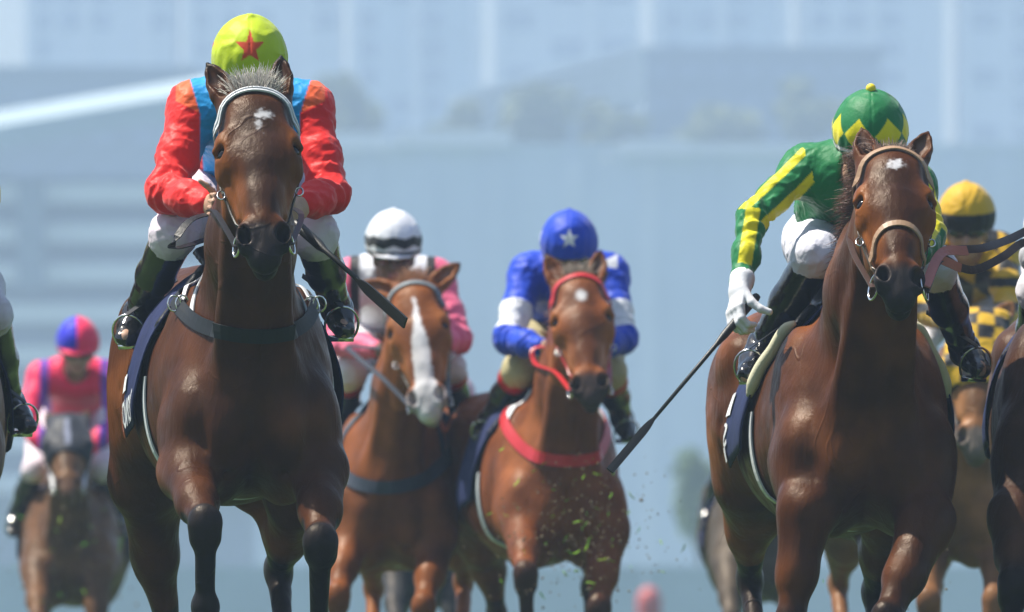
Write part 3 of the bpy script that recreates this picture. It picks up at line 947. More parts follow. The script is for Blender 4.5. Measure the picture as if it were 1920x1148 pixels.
def make_jockey(J, label, h=.0055, shirt=None, sleeve=None, breech=(.72, .70, .74), breechf=None, cap=None, capcol=None, gloves=False, goggles=True,
                group='jockeys riding in the race', skin=SKIN, peak=True, capr=1., face=True, boots=True, arms=(True, True), wrinkle=1., legs=(True, True), boottop=None, bobble=None):
    """J holds joint positions in metres"""
    p = {k: np.asarray(v, float) for k, v in J.items() if k not in ('tilt',)}
    root = empty('person', tuple(p['hip'] * [1, 1, 0] + [0, 0, p['hip'][2] - .1]), label, 'jockey', group)
    lat = nz(p['shR'] - p['shL']); cs = (p['shL'] + p['shR']) / 2
    spine = nz(cs - p['hip']); front = np.cross(lat, spine); front = front if front[2] < .3 or front[1] < 0 else -front
    if np.dot(front, [0, -.5, -1]) < 0: front = -front
    hl = p['hip'] - lat * .10; hr = p['hip'] + lat * .10
    hc = p['head']; look = nz(p.get('look', hc + [0, -1, -.25]) - hc); hup = nz(np.array([0, 0, 1.0]) - look * look[2])
    hs = np.cross(look, hup)
    RH = np.stack([hs, look, hup], 1)
    # --- body: one skin, head to feet
    F = Field()
    F.ell(hc + hup * .02, (.074, .094, .105), RH, .03)
    fc = hc - hup * .022
    F.ell(fc - hup * .055 + look * .025, (.056, .065, .065), RH, .03)
    F.ell(fc - hup * .105 + look * .055, (.026, .024, .022), RH, .03)          # chin
    F.cone(fc - hup * .01 + look * .090, fc - hup * .045 + look * .108, .010, .015, .014)   # nose
    for q in (-1, 1):
        F.ell(fc - hup * .035 + look * .068 + hs * q * .036, (.024, .02, .020), RH, .02)    # cheek
        F.ell(fc + look * .092 + hs * q * .032, (.016, .012, .011), RH, .012, True)         # eye socket
        F.ell(fc + look * .078 + hs * q * .032, .013, None, .004)
        F.ell(fc - hup * .02 - look * .005 + hs * q * .078, (.010, .020, .032), RH, .012)   # ear
    F.cone(fc - hup * .078 + look * .092 + hs * .022, fc - hup * .078 + look * .092 - hs * .022, .007, .007, .008)  # lips
    F.ell(fc - hup * .0765 + look * .103, (.026, .012, .0018), RH, .003, True)
    nk = cs + spine * .02
    F.cone(hc - hup * .07 - look * .02, nk, .056, .062, .04)
    F.cone(p['shL'] * .8 + cs * .2, p['shR'] * .8 + cs * .2, .055, .055, .05)
    F.cone(cs - spine * .04, p['hip'], (.13, .085), (.12, .085), .06, front)
    for sgn, sh, el, wr, hp_, kn, an, to in ((-1, 'shL', 'elL', 'wrL', hl, 'knL', 'anL', 'toL'), (1, 'shR', 'elR', 'wrR', hr, 'knR', 'anR', 'toR')):
        if arms[0 if sgn < 0 else 1]:
            F.cone(p[sh], p[el], .045, .038, .03); F.cone(p[el], p[wr], .038, .026, .03)
        F.cone(hp_, p[kn], .075, .050, .05); F.cone(p[kn], p[an], .045, .032, .03); F.cone(p[an], p[to], .032, .026, .03)
    hands = {}
    for sgn, wr, el, key in ((-1, 'wrL', 'elL', 'handL'), (1, 'wrR', 'elR', 'handR')):
        if not arms[0 if sgn < 0 else 1]: continue
        d = nz(p.get(key, p[wr] + nz(p[wr] - p[el]) * .1) - p[wr])
        hands[sgn] = d
        if gloves is True or (gloves and sgn in gloves): continue
        hand(F, p[wr] + d * .02, d, None, np.array([0, 0, 1.0]) + np.array([-sgn * .2, 0, 0]) , 1.3)
    V, Q = F.skin(max(h * 1.15, .006))
    col = np.tile(np.array(skin, np.float32), (len(V), 1))
    rl = (V - fc) @ RH
    lips = (np.abs(rl[:, 0]) < .028) & (np.abs(rl[:, 2] + .078) < .012) & (rl[:, 1] > .08)
    col = mixc(col, (.35, .12, .10), lips * .8)
    col = mixc(col, (.02, .015, .012), 1.0 * ((rl[:, 2] > .03) & (rl[:, 1] < .05) | (rl[:, 1] < -.03)) * (np.linalg.norm(rl, axis=1) < .16))
    eyes = (np.abs(np.abs(rl[:, 0]) - .032) < .011) & (np.abs(rl[:, 2]) < .008) & (rl[:, 1] > .07)
    col = mixc(col, (.03, .02, .02), eyes * 1.0)
    link('body', mesh_np('body', V, Q, True, col), M_SKIN, root)
    # --- shirt
    F = Field()
    F.cone(p['shL'], p['shR'], (.072, .075), (.072, .075), .05, front)
    F.cone(cs - spine * .03, cs * .45 + p['hip'] * .55, (.175, .115), (.165, .110), .08, front)
    F.cone(cs * .45 + p['hip'] * .55, cs * .12 + p['hip'] * .88, (.165, .110), (.150, .112), .06, front)
    F.ell(cs + np.array([0, .02, .035]), (.10, .085, .075), None, .06)
    F.ell(cs + nz(hc - cs) * .11 - hup * .02, (.072, .072, .09), None, .02, True)
    pr = J.get('puff', 1.)
    for i, (sh, el, wr) in enumerate((('shL', 'elL', 'wrL'), ('shR', 'elR', 'wrR'))):
        if not arms[i]: continue
        u, e, w = p[sh], p[el], p[wr]
        F.cone(u, u * .45 + e * .55, .072 * pr, .060 * pr, .05)
        F.cone(u * .45 + e * .55, e, .060 * pr, .056 * pr, .03)
        ax = nz(w - e)
        F.cone(e, e * .4 + w * .6, .055 * pr, .050 * pr, .03)
        F.cone(e * .4 + w * .6, w - ax * .02, .050 * pr, .036 * pr, .03)
        F.cone(w - ax * .02, w, .034, .035, .012)
    wa, wb = wob(31, 42), wob(33, 95)
    cr_ = crease(35 + int(abs(p['hip'][0]) * 10), 24); cf_ = crease(36 + int(abs(p['hip'][0]) * 10), 85, 4)
    def wrk(P):
        r = np.zeros(len(P), np.float32)
        for i, (sh, el, wr) in enumerate((('shL', 'elL', 'wrL'), ('shR', 'elR', 'wrR'))):
            if not arms[i]: continue
            for a, b in ((p[sh], p[el]), (p[el], p[wr])):
                ax = nz(b - a).astype(np.float32); q = P - a.astype(np.float32)
                t = q @ ax; la = np.linalg.norm(q - t[:, None] * ax, axis=1)
                inm = (la < .11) * sst(t, -.03, .05) * (1 - sst(t, np.linalg.norm(b - a) - .02, np.linalg.norm(b - a) + .03))
                dd = 1 - sst(np.linalg.norm(P - p[el].astype(np.float32), axis=1), .03, .17)
                r += inm * (.0036 * np.sin(t * 95 + 7 * wa(P)) * (.3 + 1.1 * dd) + .0008 * wb(P))
        return wrinkle * (r + .0030 * wa(P) - .010 * cr_(P) - .007 * cf_(P))
    F.disp(wrk)
    V, Q = F.skin(h)
    segd = lambda a, b: np.linalg.norm(V - (a + np.clip(((V - a) @ (b - a)) / np.dot(b - a, b - a), 0, 1)[:, None] * (b - a)), axis=1)
    fd = np.minimum(segd(p['elL'], p['wrL']) if arms[0] else 9., segd(p['elR'], p['wrR']) if arms[1] else 9.)
    ud = np.minimum(segd(p['shL'] * .3 + p['elL'] * .7, p['elL']) if arms[0] else 9., segd(p['shR'] * .3 + p['elR'] * .7, p['elR']) if arms[1] else 9.)
    fr = dict(fore=fd, arm=np.minimum(fd, ud), p=p, lat=lat, cs=cs, spine=spine, front=front, x=(V - cs) @ lat, y=(V - cs) @ spine, z=(V - cs) @ front, V=V, wa=wa(V))
    link('shirt', mesh_np('shirt', V, Q, True, shirt(fr)), M_SILK, root)
    # --- breeches
    F = Field()
    F.cone(p['hip'] + spine * .05, p['hip'] - spine * .02, (.145, .115), (.155, .125), .06, front)
    for i, (sd_, hp_, kn, an) in enumerate(((-1, hl, 'knL', 'anL'), (1, hr, 'knR', 'anR'))):
        F.cone(hp_, hp_ * .4 + p[kn] * .6, .105, .084, .06)
        F.cone(hp_ * .4 + p[kn] * .6, p[kn], .086, .064, .04)
        F.cone(p[kn], p[kn] * .80 + p[an] * .20, .064, .054, .04)
    wc = wob(41, 50)
    cb = crease(43, 26); cg = crease(44, 80, 4)
    F.disp(lambda P: .0025 * wc(P) - .008 * cb(P) - .006 * cg(P))
    V, Q = F.skin(h)
    bc = np.tile(np.array(breech, np.float32), (len(V), 1))
    if breechf is not None: bc = breechf(V, p)
    link('breeches', mesh_np('breeches', V, Q, True, bc), M_BREECH, root)
    # --- boots
    for i, (kn, an, to) in enumerate((('knL', 'anL', 'toL'), ('knR', 'anR', 'toR'))):
        if not legs[i]: continue
        F = Field()
        k_, a_, t_ = p[kn], p[an], p[to]
        top = k_ * .93 + a_ * .07
        F.cone(top, k_ * .5 + a_ * .5, (.066, .068), (.057, .060), .02)
        F.cone(k_ * .5 + a_ * .5, a_, .056, .042, .03)
        F.cone(a_, a_ * .5 + t_ * .5, .044, .040, .025)
        F.cone(a_ * .5 + t_ * .5, t_, (.040, .034), (.034, .026), .02)
        dn = nz(np.array([0, 0, -1.0]) - nz(t_ - a_) * nz(t_ - a_)[2] * -1)
        F.cone(a_ + dn * .045 - nz(t_ - a_) * .05, a_ + dn * .02, .026, .034, .02)          # heel
        ws = wob(51 + i, 60)
        ax = nz(a_ - k_).astype(np.float32); ak = a_.astype(np.float32)
        F.disp(lambda P: .002 * ws(P) + .0035 * np.sin(((P - ak) @ ax) * 120 + 2 * ws(P)) * (1 - sst(np.abs((P - ak) @ ax), .03, .14)))
        F.cone(top - nz(a_ - k_) * .06, top - nz(a_ - k_) * .02, .060, .058, .006, sub=True)
        V, Q = F.skin(max(h, .005))
        b = link('boot', mesh_np('boot', V, Q, True), M_BOOT, root)
        if boottop is not None:
            ax2 = nz(a_ - k_)
            mb = MB(); mb.tube([top - ax2 * .012, top, top + ax2 * .055, top + ax2 * .06], [.066, .071, .070, .062], 20)
            mb.build('boot_top', boottop, b, True)
    # --- gloves
    if gloves:
        for sgn, wr, el in ((-1, 'wrL', 'elL'), (1, 'wrR', 'elR')):
            if sgn not in hands or not (gloves is True or sgn in gloves): continue
            F = Field(); d = hands[sgn]
            hand(F, p[wr] + d * .025, d, p.get('palmL' if sgn < 0 else 'palmR') if ('palmL' in p or 'palmR' in p) else None, p.get('thumbL' if sgn < 0 else 'thumbR', np.array([-sgn * .4, -.2, .9])), J.get('curl', 1.1), 1.16, .005, 1.25)
            F.cone(p[wr] - nz(p[wr] - p[el]) * .01, p[wr] + d * .03, .040, .034, .02)
            V, Q = F.skin(.0035)
            link('glove', mesh_np('glove', V, Q, True), M_GLOVE, root)
    # --- cap over the helmet
    F = Field(); cc = hc + hup * .055 - look * .005
    cr = np.array([.108, .128, .112]) * capr
    F.ell(cc, cr, RH, .02)
    F.ell(cc - hup * .030, cr * [1.0, 1.0, .72], RH, .04)
    F.cone(cc - hup * .02, cc - hup * .055, (cr[0] * .97, cr[1] * .97), (cr[0] * .96, cr[1] * .97), .03, look)
    F.ell(cc - hup * .15, (.2, .25, .085), RH, .006, True)
    F.ell(hc - hup * .02, (.076, .098, .105), RH, .01, True)
    if peak:
        F.ell(cc - hup * .060 + look * .095, (.088, .066, .010), np.array(Matrix.Rotation(-.22, 3, Vector(hs))) @ RH, .012)
    F.ell(cc + hup * .112 * capr, (.012, .012, .008), RH, .012)
    wv = wob(61, 30); cv = crease(62 + int(abs(hc[0]) * 10), 30)
    def seams(P):
        l = (P - cc.astype(np.float32)) @ RH.astype(np.float32)
        th = np.arctan2(l[:, 0], l[:, 1]); rad = np.hypot(l[:, 0], l[:, 1])
        return .0026 * np.exp(-(np.sin(th * 2) * rad / .004) ** 2) * sst(l[:, 2], -.02, .0) + .0015 * wv(P) - .0035 * cv(P) + .0012 * np.sin(th * 18 + 3 * wv(P)) * (1 - sst(l[:, 2], -.03, .05))
    F.disp(seams)
    V, Q = F.skin(min(h, .004))
    l = (V - cc) @ RH
    c = cap(l[:, 0], l[:, 1], l[:, 2], np.arctan2(l[:, 0], l[:, 1]))
    co = link('cap', mesh_np('cap', V, Q, True, c), M_SILK, root)
    if bobble is not None:
        me = bpy.data.meshes.new('bobble'); bm = bmesh.new(); bmesh.ops.create_uvsphere(bm, u_segments=16, v_segments=10, radius=.016); bm.to_mesh(me); bm.free()
        me.polygons.foreach_set('use_smooth', [True] * len(me.polygons))
        bo = link('cap_button', me, bobble, co); bo.location = bo.location + Vector(cc + hup * .116 * capr)
    if goggles:
        F = Field()
        for q in (-1, 1):
            F.ell(fc + look * .086 + hs * q * .034, (.042, .026, .029), RH, .012)
        V, Q = F.skin(.005)
        go = link('goggles', mesh_np('goggles', V, Q, True), M_GOGGLE, root)
        th = np.linspace(0, 2 * math.pi, 36, endpoint=False)
        strap('goggle_strap', [fc + hs * .092 * math.sin(t) + look * (.110 * math.cos(t) - .005) + hup * (.0 if math.cos(t) > .3 else .012) for t in th], .022, .003, M_GLOSSBLACK, go, None, raw=True, closed=True, up=np.array([hs * math.sin(t) + look * math.cos(t) for t in th]))
    return dict(root=root, p=p, hands=hands, lat=lat, cs=cs)

def star_sd(x, y, r, inner=.42):
    """<0 inside a five-pointed star"""
    a = np.arctan2(x, y); a = np.abs(((a + math.pi / 5) % (2 * math.pi / 5)) - math.pi / 5)
    q = np.hypot(x, y); px = q * np.sin(a); py = q * np.cos(a)
    ix, iy = r * inner * math.sin(math.pi / 5), r * inner * math.cos(math.pi / 5)
    ex, ey = ix, iy - r
    nx, ny = -ey, ex; nl = math.hypot(nx, ny)
    return (px * nx + (py - r) * ny) / nl

def make_whip(a, b, label, flap=.16, grip=.20, r=.0085, side=(0, -1, 0), wide=.03):
    a = np.asarray(a, float); b = np.asarray(b, float); d = nz(b - a); L = np.linalg.norm(b - a)
    root = empty('whip', tuple(a), label, 'whip', 'riding whips')
    mb = MB(); mb.tube([a, a + d * .01, a + d * grip * .8, a + d * grip, a + d * (L - flap)], [r * 1.1, r * 1.35, r * 1.25, r * .7, r * .55], 10)
    mb.build('shaft', M_WHIP, root, True)
    n = nz(np.asarray(side) - d * np.dot(side, d))
    strap('flap', [a + d * (L - flap - .02), a + d * (L - flap + .03), a + d * (L - .04), b], [wide * .35] * 2 + [wide] * 0 + list(np.interp(np.linspace(0, 1, 14), [0, .2, 1], [wide * .6, wide, wide])), .007, M_WHIP, root, None, n=16, up=n)
    return root
# ------------------------------------------------------------------ the setting
def rgb(*c): return np.array(c, np.float32)
GROUP_B = 'hazy buildings beyond the track'
M_TURF = mat('turf', (.045, .085, .018), rough=.9, spec=.1, var=.45, vscale=.6, bump=.8, bscale=25)
def sheet(name, x0, x1, y0, y1, z, m):
    mb = MB(); mb.add([(x0, y0, z), (x1, y0, z), (x1, y1, z), (x0, y1, z)], [(0, 1, 2, 3)])
    return tag(mb.build(name, m), kind='structure')
sheet('turf_ground', -800, 800, -85, 1680, 0, M_TURF)

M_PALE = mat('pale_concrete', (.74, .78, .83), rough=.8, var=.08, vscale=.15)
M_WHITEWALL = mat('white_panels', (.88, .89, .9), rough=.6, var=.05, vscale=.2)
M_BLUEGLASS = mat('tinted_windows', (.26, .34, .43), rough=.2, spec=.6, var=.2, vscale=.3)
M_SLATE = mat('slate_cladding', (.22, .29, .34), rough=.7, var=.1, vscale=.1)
M_GREYWALL = mat('grey_green_wall', (.60, .69, .76), rough=.85, var=.1, vscale=.12)  # one even grey wall colour
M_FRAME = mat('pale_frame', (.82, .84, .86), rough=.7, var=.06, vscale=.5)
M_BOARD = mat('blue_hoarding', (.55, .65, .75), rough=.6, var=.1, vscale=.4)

def building(name, label, cx, y, w, d, h, wall, cat='building'):
    r = empty(name, (cx, y + d / 2, 0), label, cat, GROUP_B)
    mb = MB(); mb.box((cx, y + d / 2, h / 2), (w, d, h)); mb.build('wall', wall, r)
    mb = MB(); mb.box((cx, y + d / 2, h + .3), (w + .6, d + .6, .6)); mb.build('roof', wall, r)
    return r

def repeat(name, proto_mb, m, parent, places):
    """alike pieces that share one mesh"""
    me = None
    for q in places:
        if me is None:
            o = proto_mb.build(name, m, None); me = o.data
        else:
            o = bpy.data.objects.new(name, me); C.objects.link(o)
        o.parent = parent; o.location = Vector(q) - parent.location

def wx(px, Y): return (px - 960) * K * Y
def wz(py, Y): return EYE + (HORIZON - py) * K * Y

# apartment towers far behind, 1.2 km off: window bays and pale piers
TY = 1400
r0 = random.Random(4)
for (a, b, hgt, lab, m) in (
        (48, 330, 118, 'leftmost hazy pale tower block beside the bright sky gap', M_PALE),
        (345, 640, 126, 'hazy tower block behind the red and blue jockey', M_PALE),
        (655, 905, 120, 'hazy tower block left of the diagonal white roof', M_GREYWALL),
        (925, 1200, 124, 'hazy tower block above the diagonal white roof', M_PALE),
        (1225, 1480, 122, 'hazy tower block above the dark slate building', M_GREYWALL),
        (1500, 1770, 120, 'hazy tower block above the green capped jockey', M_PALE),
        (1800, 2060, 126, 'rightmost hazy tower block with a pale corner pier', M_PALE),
        *[(a, a + 265, 120 + (i % 3) * 3, 'hazy tower block standing beyond the right edge of view', (M_PALE, M_GREYWALL)[i % 2]) for i, a in enumerate((2090, 2385, 2680, 2975))],
        *[(a, a + 250, 119 + (i % 3) * 3, 'hazy tower block standing beyond the left edge of view', (M_GREYWALL, M_PALE)[i % 2]) for i, a in enumerate((-345, -640, -940, -1240))]):
    x0, x1 = wx(a, TY), wx(b, TY); w = x1 - x0
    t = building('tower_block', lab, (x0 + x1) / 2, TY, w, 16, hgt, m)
    nb = max(3, int(w / r0.choice((3.1, 3.6, 4.3)))); bw = w / nb
    mb = MB(); mb.box((0, -.35, 0), (1.1, .7, hgt - 3)); repeat('pier', mb, M_FRAME, t, [(x0 + bw * (i + .0) + (.6 if i == 0 else 0) - (.6 if i == nb else 0), TY, hgt / 2) for i in range(0, nb + 1, 2)])
    z0, z1 = wz(330, TY), wz(-60, TY)
    pl = []; n = int((z1 - z0) / 3.0)
    for f in range(n):
        for i in range(nb):
            if i % 4 != 3 and r0.random() > .28: pl.append((x0 + bw * (i + .5), TY - .06, z0 + 3.0 * f + 1.5))
    mb = MB(); mb.box((0, 0, 0), (bw * .62, .22, 1.9)); repeat('window', mb, M_BLUEGLASS, t, pl)

# white stand with stepped decks on the left, dark glazed block behind it
GY = 840
g = empty('grandstand', (wx(140, GY), GY + 8, 0), 'long white grandstand with sloping roof and stacked decks at far left', 'grandstand', GROUP_B)
xl, xr = wx(-1500, GY), wx(470, GY)
mb = MB(); mb.box(((xl + xr) / 2, GY + 9, wz(330, GY) / 2), (xr - xl, 16, wz(330, GY))); mb.build('wall', M_SLATE, g)  # dark wall colour stands in for shaded recesses between the decks
mb = MB()
zl, zr = wz(310 + 1080 * 150 / 890, GY), wz(160, GY)
mb.add([(xl, GY - 3, zl), (xr, GY - 3, zr), (xr, GY + 18, zr + 2), (xl, GY + 18, zl + 2), (xl, GY - 3, zl - 1.6), (xr, GY - 3, zr - 1.6), (xr, GY + 18, zr + .4), (xl, GY + 18, zl + .4)],
       [(0,1,2,3),(7,6,5,4),(0,4,5,1),(1,5,6,2),(2,6,7,3),(3,7,4,0)])
mb.build('roof', mat('roof_sheet', (.42, .52, .56), rough=.7, var=.08, vscale=.2), g)
for i, py in enumerate((345, 420, 495, 570, 650, 730, 810, 890)):
    mb = MB(); mb.box(((xl + xr) / 2, GY + .2 - .12 * i, wz(py + 18, GY)), (xr - xl - .4, 1.6, wz(py, GY) - wz(py + 36, GY))); mb.build('deck_front', M_WHITEWALL, g)
mb = MB(); mb.box((wx(60, GY), GY - 1.6, (wz(345, GY) + wz(545, GY)) / 2), (wx(86, GY) - wx(36, GY), 1.0, wz(345, GY) - wz(545, GY))); mb.build('dark_gap', M_SLATE, g)  # dark slab added to stand in for a dark gap in the decks
b = building('office_block', 'dark slate block with glazed top floor behind the white grandstand', wx(90, 1050), 1050, wx(345, 1050) - wx(-200, 1050), 20, wz(138, 1050), M_SLATE)
mb = MB(); mb.box((0, 0, 0), (1.5, .3, 1.0)); repeat('window', mb, M_BLUEGLASS, b, [(wx(-180 + 75 * i, 1050), 1049.9, wz(190 + 70 * j, 1050)) for i in range(7) for j in range(3)])

# building with a diagonal white roof, dark slate block to its right
SY = 1150
s_ = empty('sports_hall', (wx(1040, SY), SY + 9, 0), 'pale hall with diagonal stepped white roof in middle distance', 'building', GROUP_B)
mb = MB(); mb.box((wx(1040, SY), SY + 10, wz(215, SY) / 2), (wx(1205, SY) - wx(860, SY), 18, wz(215, SY))); mb.build('wall', M_SLATE, s_)
for i in range(4):
    mb = MB(); o = i * 26
    mb.add([(wx(845, SY), SY - 2 + i * .5, wz(180 + o, SY)), (wx(1208, SY), SY - 2 + i * .5, wz(82 + o, SY)), (wx(1208, SY), SY + 18, wz(82 + o, SY)), (wx(845, SY), SY + 18, wz(180 + o, SY)),
            (wx(845, SY), SY - 2 + i * .5, wz(192 + o, SY)), (wx(1208, SY), SY - 2 + i * .5, wz(98 + o, SY)), (wx(1208, SY), SY + 18, wz(98 + o, SY)), (wx(845, SY), SY + 18, wz(192 + o, SY))],
           [(0,1,2,3),(7,6,5,4),(0,4,5,1),(1,5,6,2),(2,6,7,3),(3,7,4,0)])
    mb.build('roof_step', M_WHITEWALL, s_)
b = building('office_block', 'wide dark slate block behind the trees in middle distance', wx(1430, SY + 20), SY + 20, wx(1655, SY + 20) - wx(1212, SY + 20), 20, wz(100, SY + 20), M_SLATE)
mb = MB(); mb.box((0, 0, 0), (1.8, .3, .9)); repeat('window', mb, M_BLUEGLASS, b, [(wx(1240 + 56 * i, SY + 20), SY + 19.9, wz(135 + 60 * j, SY + 20)) for i in range(8) for j in range(2)])

M_PILA = mat('pilaster_paint', (.68, .75, .80), rough=.85, var=.08, vscale=.2)
# long blank facade across the middle with pale cornice pieces
FY = 1000
f_ = building('stable_block', 'long blue grey blank facade behind the running horses', wx(1940, FY), FY, wx(3400, FY) - wx(480, FY), 14, wz(285, FY), M_GREYWALL)
for a, b2, y0, y1 in ((735, 960, 246, 276), (1170, 1290, 262, 292), (1290, 1560, 270, 290), (560, 720, 250, 284)):
    mb = MB(); mb.box((wx((a + b2) / 2, FY), FY - .5, wz((y0 + y1) / 2, FY)), (wx(b2, FY) - wx(a, FY), 1.4, wz(y0, FY) - wz(y1, FY))); mb.build('cornice', M_WHITEWALL, f_)
for a in (590, 690, 800, 930, 1075, 1215, 1330, 1490, 1650, 1790, 1880):
    mb = MB(); mb.box((wx(a, FY), FY - .2, wz(300, FY) / 2), (.9 + (a % 7) * .12, .5, wz(300, FY))); mb.build('pilaster', M_PILA if a % 2 else M_GREYWALL, f_)
# pale disc added in place of a blurred bright spot on the facade
mb = MB()
disc_root = empty('bright_disc', (wx(1137, FY - 1), FY - 1, wz(297, FY - 1)), 'small round pale disc fixed high on the blank facade', 'disc')
th = np.linspace(0, 2 * math.pi, 24, endpoint=False); R_ = .24
mb.tube([np.array([wx(1137, FY - 1), FY - .32, wz(297, FY - 1)]), np.array([wx(1137, FY - 1), FY - .42, wz(297, FY - 1)]), np.array([wx(1137, FY - 1), FY - .44, wz(297, FY - 1)])], [R_, R_, R_ * .85], 24)
mb.build('face', M_WHITEWALL, disc_root, True)

# trees
M_LEAF = mat('tree_leaves', attr=True, rough=.6, spec=.2, var=.3, vscale=.8)
M_BARK = mat('tree_bark', (.09, .07, .05), rough=.9, var=.3, vscale=3, bump=.5, bscale=12)
def tree(label, c, rx, rz, n=1500, leaf=.5, seed=1, trunk_r=.25, cols=((.05, .09, .02), (.12, .15, .04))):
    r = np.random.default_rng(seed); c = np.asarray(c, float)
    root = empty('tree', (c[0], c[1], 0), label, 'tree', 'trees beyond the track')
    mb = MB(); mb.tube([(c[0], c[1], 0), (c[0] + .1, c[1], (c[2] - rz) * .6), (c[0], c[1], c[2])], [trunk_r * 1.3, trunk_r, trunk_r * .4], 8)
    lobes = []
    for i in range(9):
        d = nz(r.normal(size=3) * [1, 1, .8]); lc = c + d * np.array([rx, rx, rz]) * r.uniform(.35, .7); lobes.append((lc, r.uniform(.3, .55)))
        mb.tube([(c[0], c[1], c[2] - rz * .8), c * .5 + lc * .5 - [0, 0, rz * .2], lc], [trunk_r * .5, trunk_r * .3, trunk_r * .12], 5)
    mb.build('trunk', M_BARK, root, True)
    V = []; F = []; CC = []
    for i in range(n):
        lc, lr = lobes[r.integers(9)]
        d = r.normal(size=3); d /= np.linalg.norm(d)
        p = lc + d * np.array([rx, rx, rz]) * lr * r.uniform(.55, 1.05)
        u = nz(r.normal(size=3)); w = nz(np.cross(u, r.normal(size=3))); L_ = leaf * r.uniform(.5, 1.2)
        b = len(V); V += [p - u * L_, p - w * L_ * .45, p + u * L_, p + w * L_ * .45]; F.append((b, b + 1, b + 2, b + 3))
        q = r.uniform(); cc = np.array(cols[0]) * (1 - q) + np.array(cols[1]) * q; CC += [cc] * 4
    link('crown', mesh_np('crown', V, F, False, np.array(CC)), M_LEAF, root)
TREE_Y = 1050
for i, (px, py, rx, rz, lab) in enumerate((
        (655, 205, 75, 90, 'hazy round tree just right of the red and blue jockey'),
        (850, 240, 85, 70, 'hazy spreading tree left of centre above the facade'),
        (1000, 215, 85, 80, 'tallest hazy tree below the diagonal white roof'),
        (1150, 235, 70, 55, 'low hazy tree below the slate block corner'),
        (1350, 235, 100, 55, 'low hazy tree in front of the dark slate block'),
        (1510, 205, 100, 65, 'broad hazy yellow green tree left of the green cap'))):
    yy = TREE_Y + i * 4
    tree(lab, (wx(px, yy), yy, wz(py, yy)), rx * K * yy, rz * K * yy, 2200, .45, 20 + i, .25, ((.13, .18, .06), (.32, .33, .13)))
tree('slim pale green tree standing alone left of the bay horse', (wx(1310, 420), 420, wz(945, 420)), 62 * K * 420, 125 * K * 420, 2400, .16, 40, .1, ((.12, .2, .07), (.26, .34, .12)))

# blue hoarding along the far rail, and a red topped marker
HY = 330
hb = empty('hoarding', (wx(960, HY), HY, 0), 'low blue grey hoarding along the far side of the track', 'hoarding')
for i in range(22):
    a = -1550 + i * 230
    mb = MB(); mb.box((wx(a + 115, HY), HY, wz(1062, HY) / 2 + .15), (wx(a + 226, HY) - wx(a, HY), .08, wz(1062, HY) - .3)); mb.build('panel', M_BOARD, hb)
mk = empty('marker_post', (wx(1217, 230), 230, 0), 'red topped rounded marker post by the hoarding', 'marker post')
F = Field(); F.cone(at(1217, 1132, 230), at(1217, 1230, 230), .22, .18, .02); F.ell(at(1217, 1125, 230), (.20, .20, .24), None, .05)
V, Q = F.skin(.03); link('top', mesh_np('top', V, Q), mat('red_plastic', (.5, .09, .08), rough=.5), mk)
mb = MB(); mb.tube([(wx(1217, 230), 230, 0), (wx(1217, 230), 230, wz(1200, 230))], [.07, .07], 12); mb.build('pole', M_FRAME, mk, True)

# the hazy air between the horses and the city
hz = MB(); hz.box((0, 800, 66.5), (1620, 1780, 135))
M_HAZE = bpy.data.materials.new('haze'); M_HAZE.use_nodes = True
nt = M_HAZE.node_tree
nt.nodes.remove(nt.nodes['Principled BSDF'])
pv = nt.nodes.new('ShaderNodeVolumePrincipled')
pv.inputs['Color'].default_value = (.56, .72, 1.0, 1)
pv.inputs['Density'].default_value = .00075
pv.inputs['Anisotropy'].default_value = .0
nt.links.new(pv.outputs[0], nt.nodes['Material Output'].inputs['Volume'])
tag(hz.build('haze', M_HAZE), 'pale blue haze filling the air over the whole track', 'haze', kind='stuff')
# ------------------------------------------------------------------ horses and riders
def leg(*p): return [at(*q) for q in p]

def saddle(H, a=-.28, z=1.60):
    F = Field(); B = H['B']; fw, sd, up = H['fw'], H['sd'], H['up']
    F.cone(B(a + .17, 0, z + .01), B(a, 0, z - .03), (.07, .03), (.09, .025), .05, up)
    F.cone(B(a, 0, z - .03), B(a - .22, 0, z + .03), (.09, .025), (.11, .03), .05, up)
    for q in (-1, 1):
        F.cone(B(a + .06, q * .10, z - .05), B(a + .08, q * .235, z - .22), (.10, .022), (.10, .018), .04, np.cross(fw, up) * q + up * .6)
    V, Q = F.skin(.012)
    return link('saddle', mesh_np('saddle', V, Q), M_GLOSSBLACK, H['root'])

def stirrup(H, toe, ankle, mt=M_STEEL):
    t = np.asarray(toe) * .72 + np.asarray(ankle) * .28; mb = MB()
    d = nz(np.asarray(toe) - np.asarray(ankle)); w = nz(np.cross(d, [0, 0, 1])); u = np.cross(w, d)
    pts = [t + w * .052 * math.sin(q) + u * (-.004 + .062 * math.cos(q)) for q in np.linspace(-2.35, 2.35, 17)]
    mb.tube(pts, .0042, 6)
    mb.tube([t + w * .040 - u * .050, t - w * .040 - u * .050], [.010, .010], 8)
    st = mb.build('stirrup', mt, H['root'], True)
    return st, pts[8]

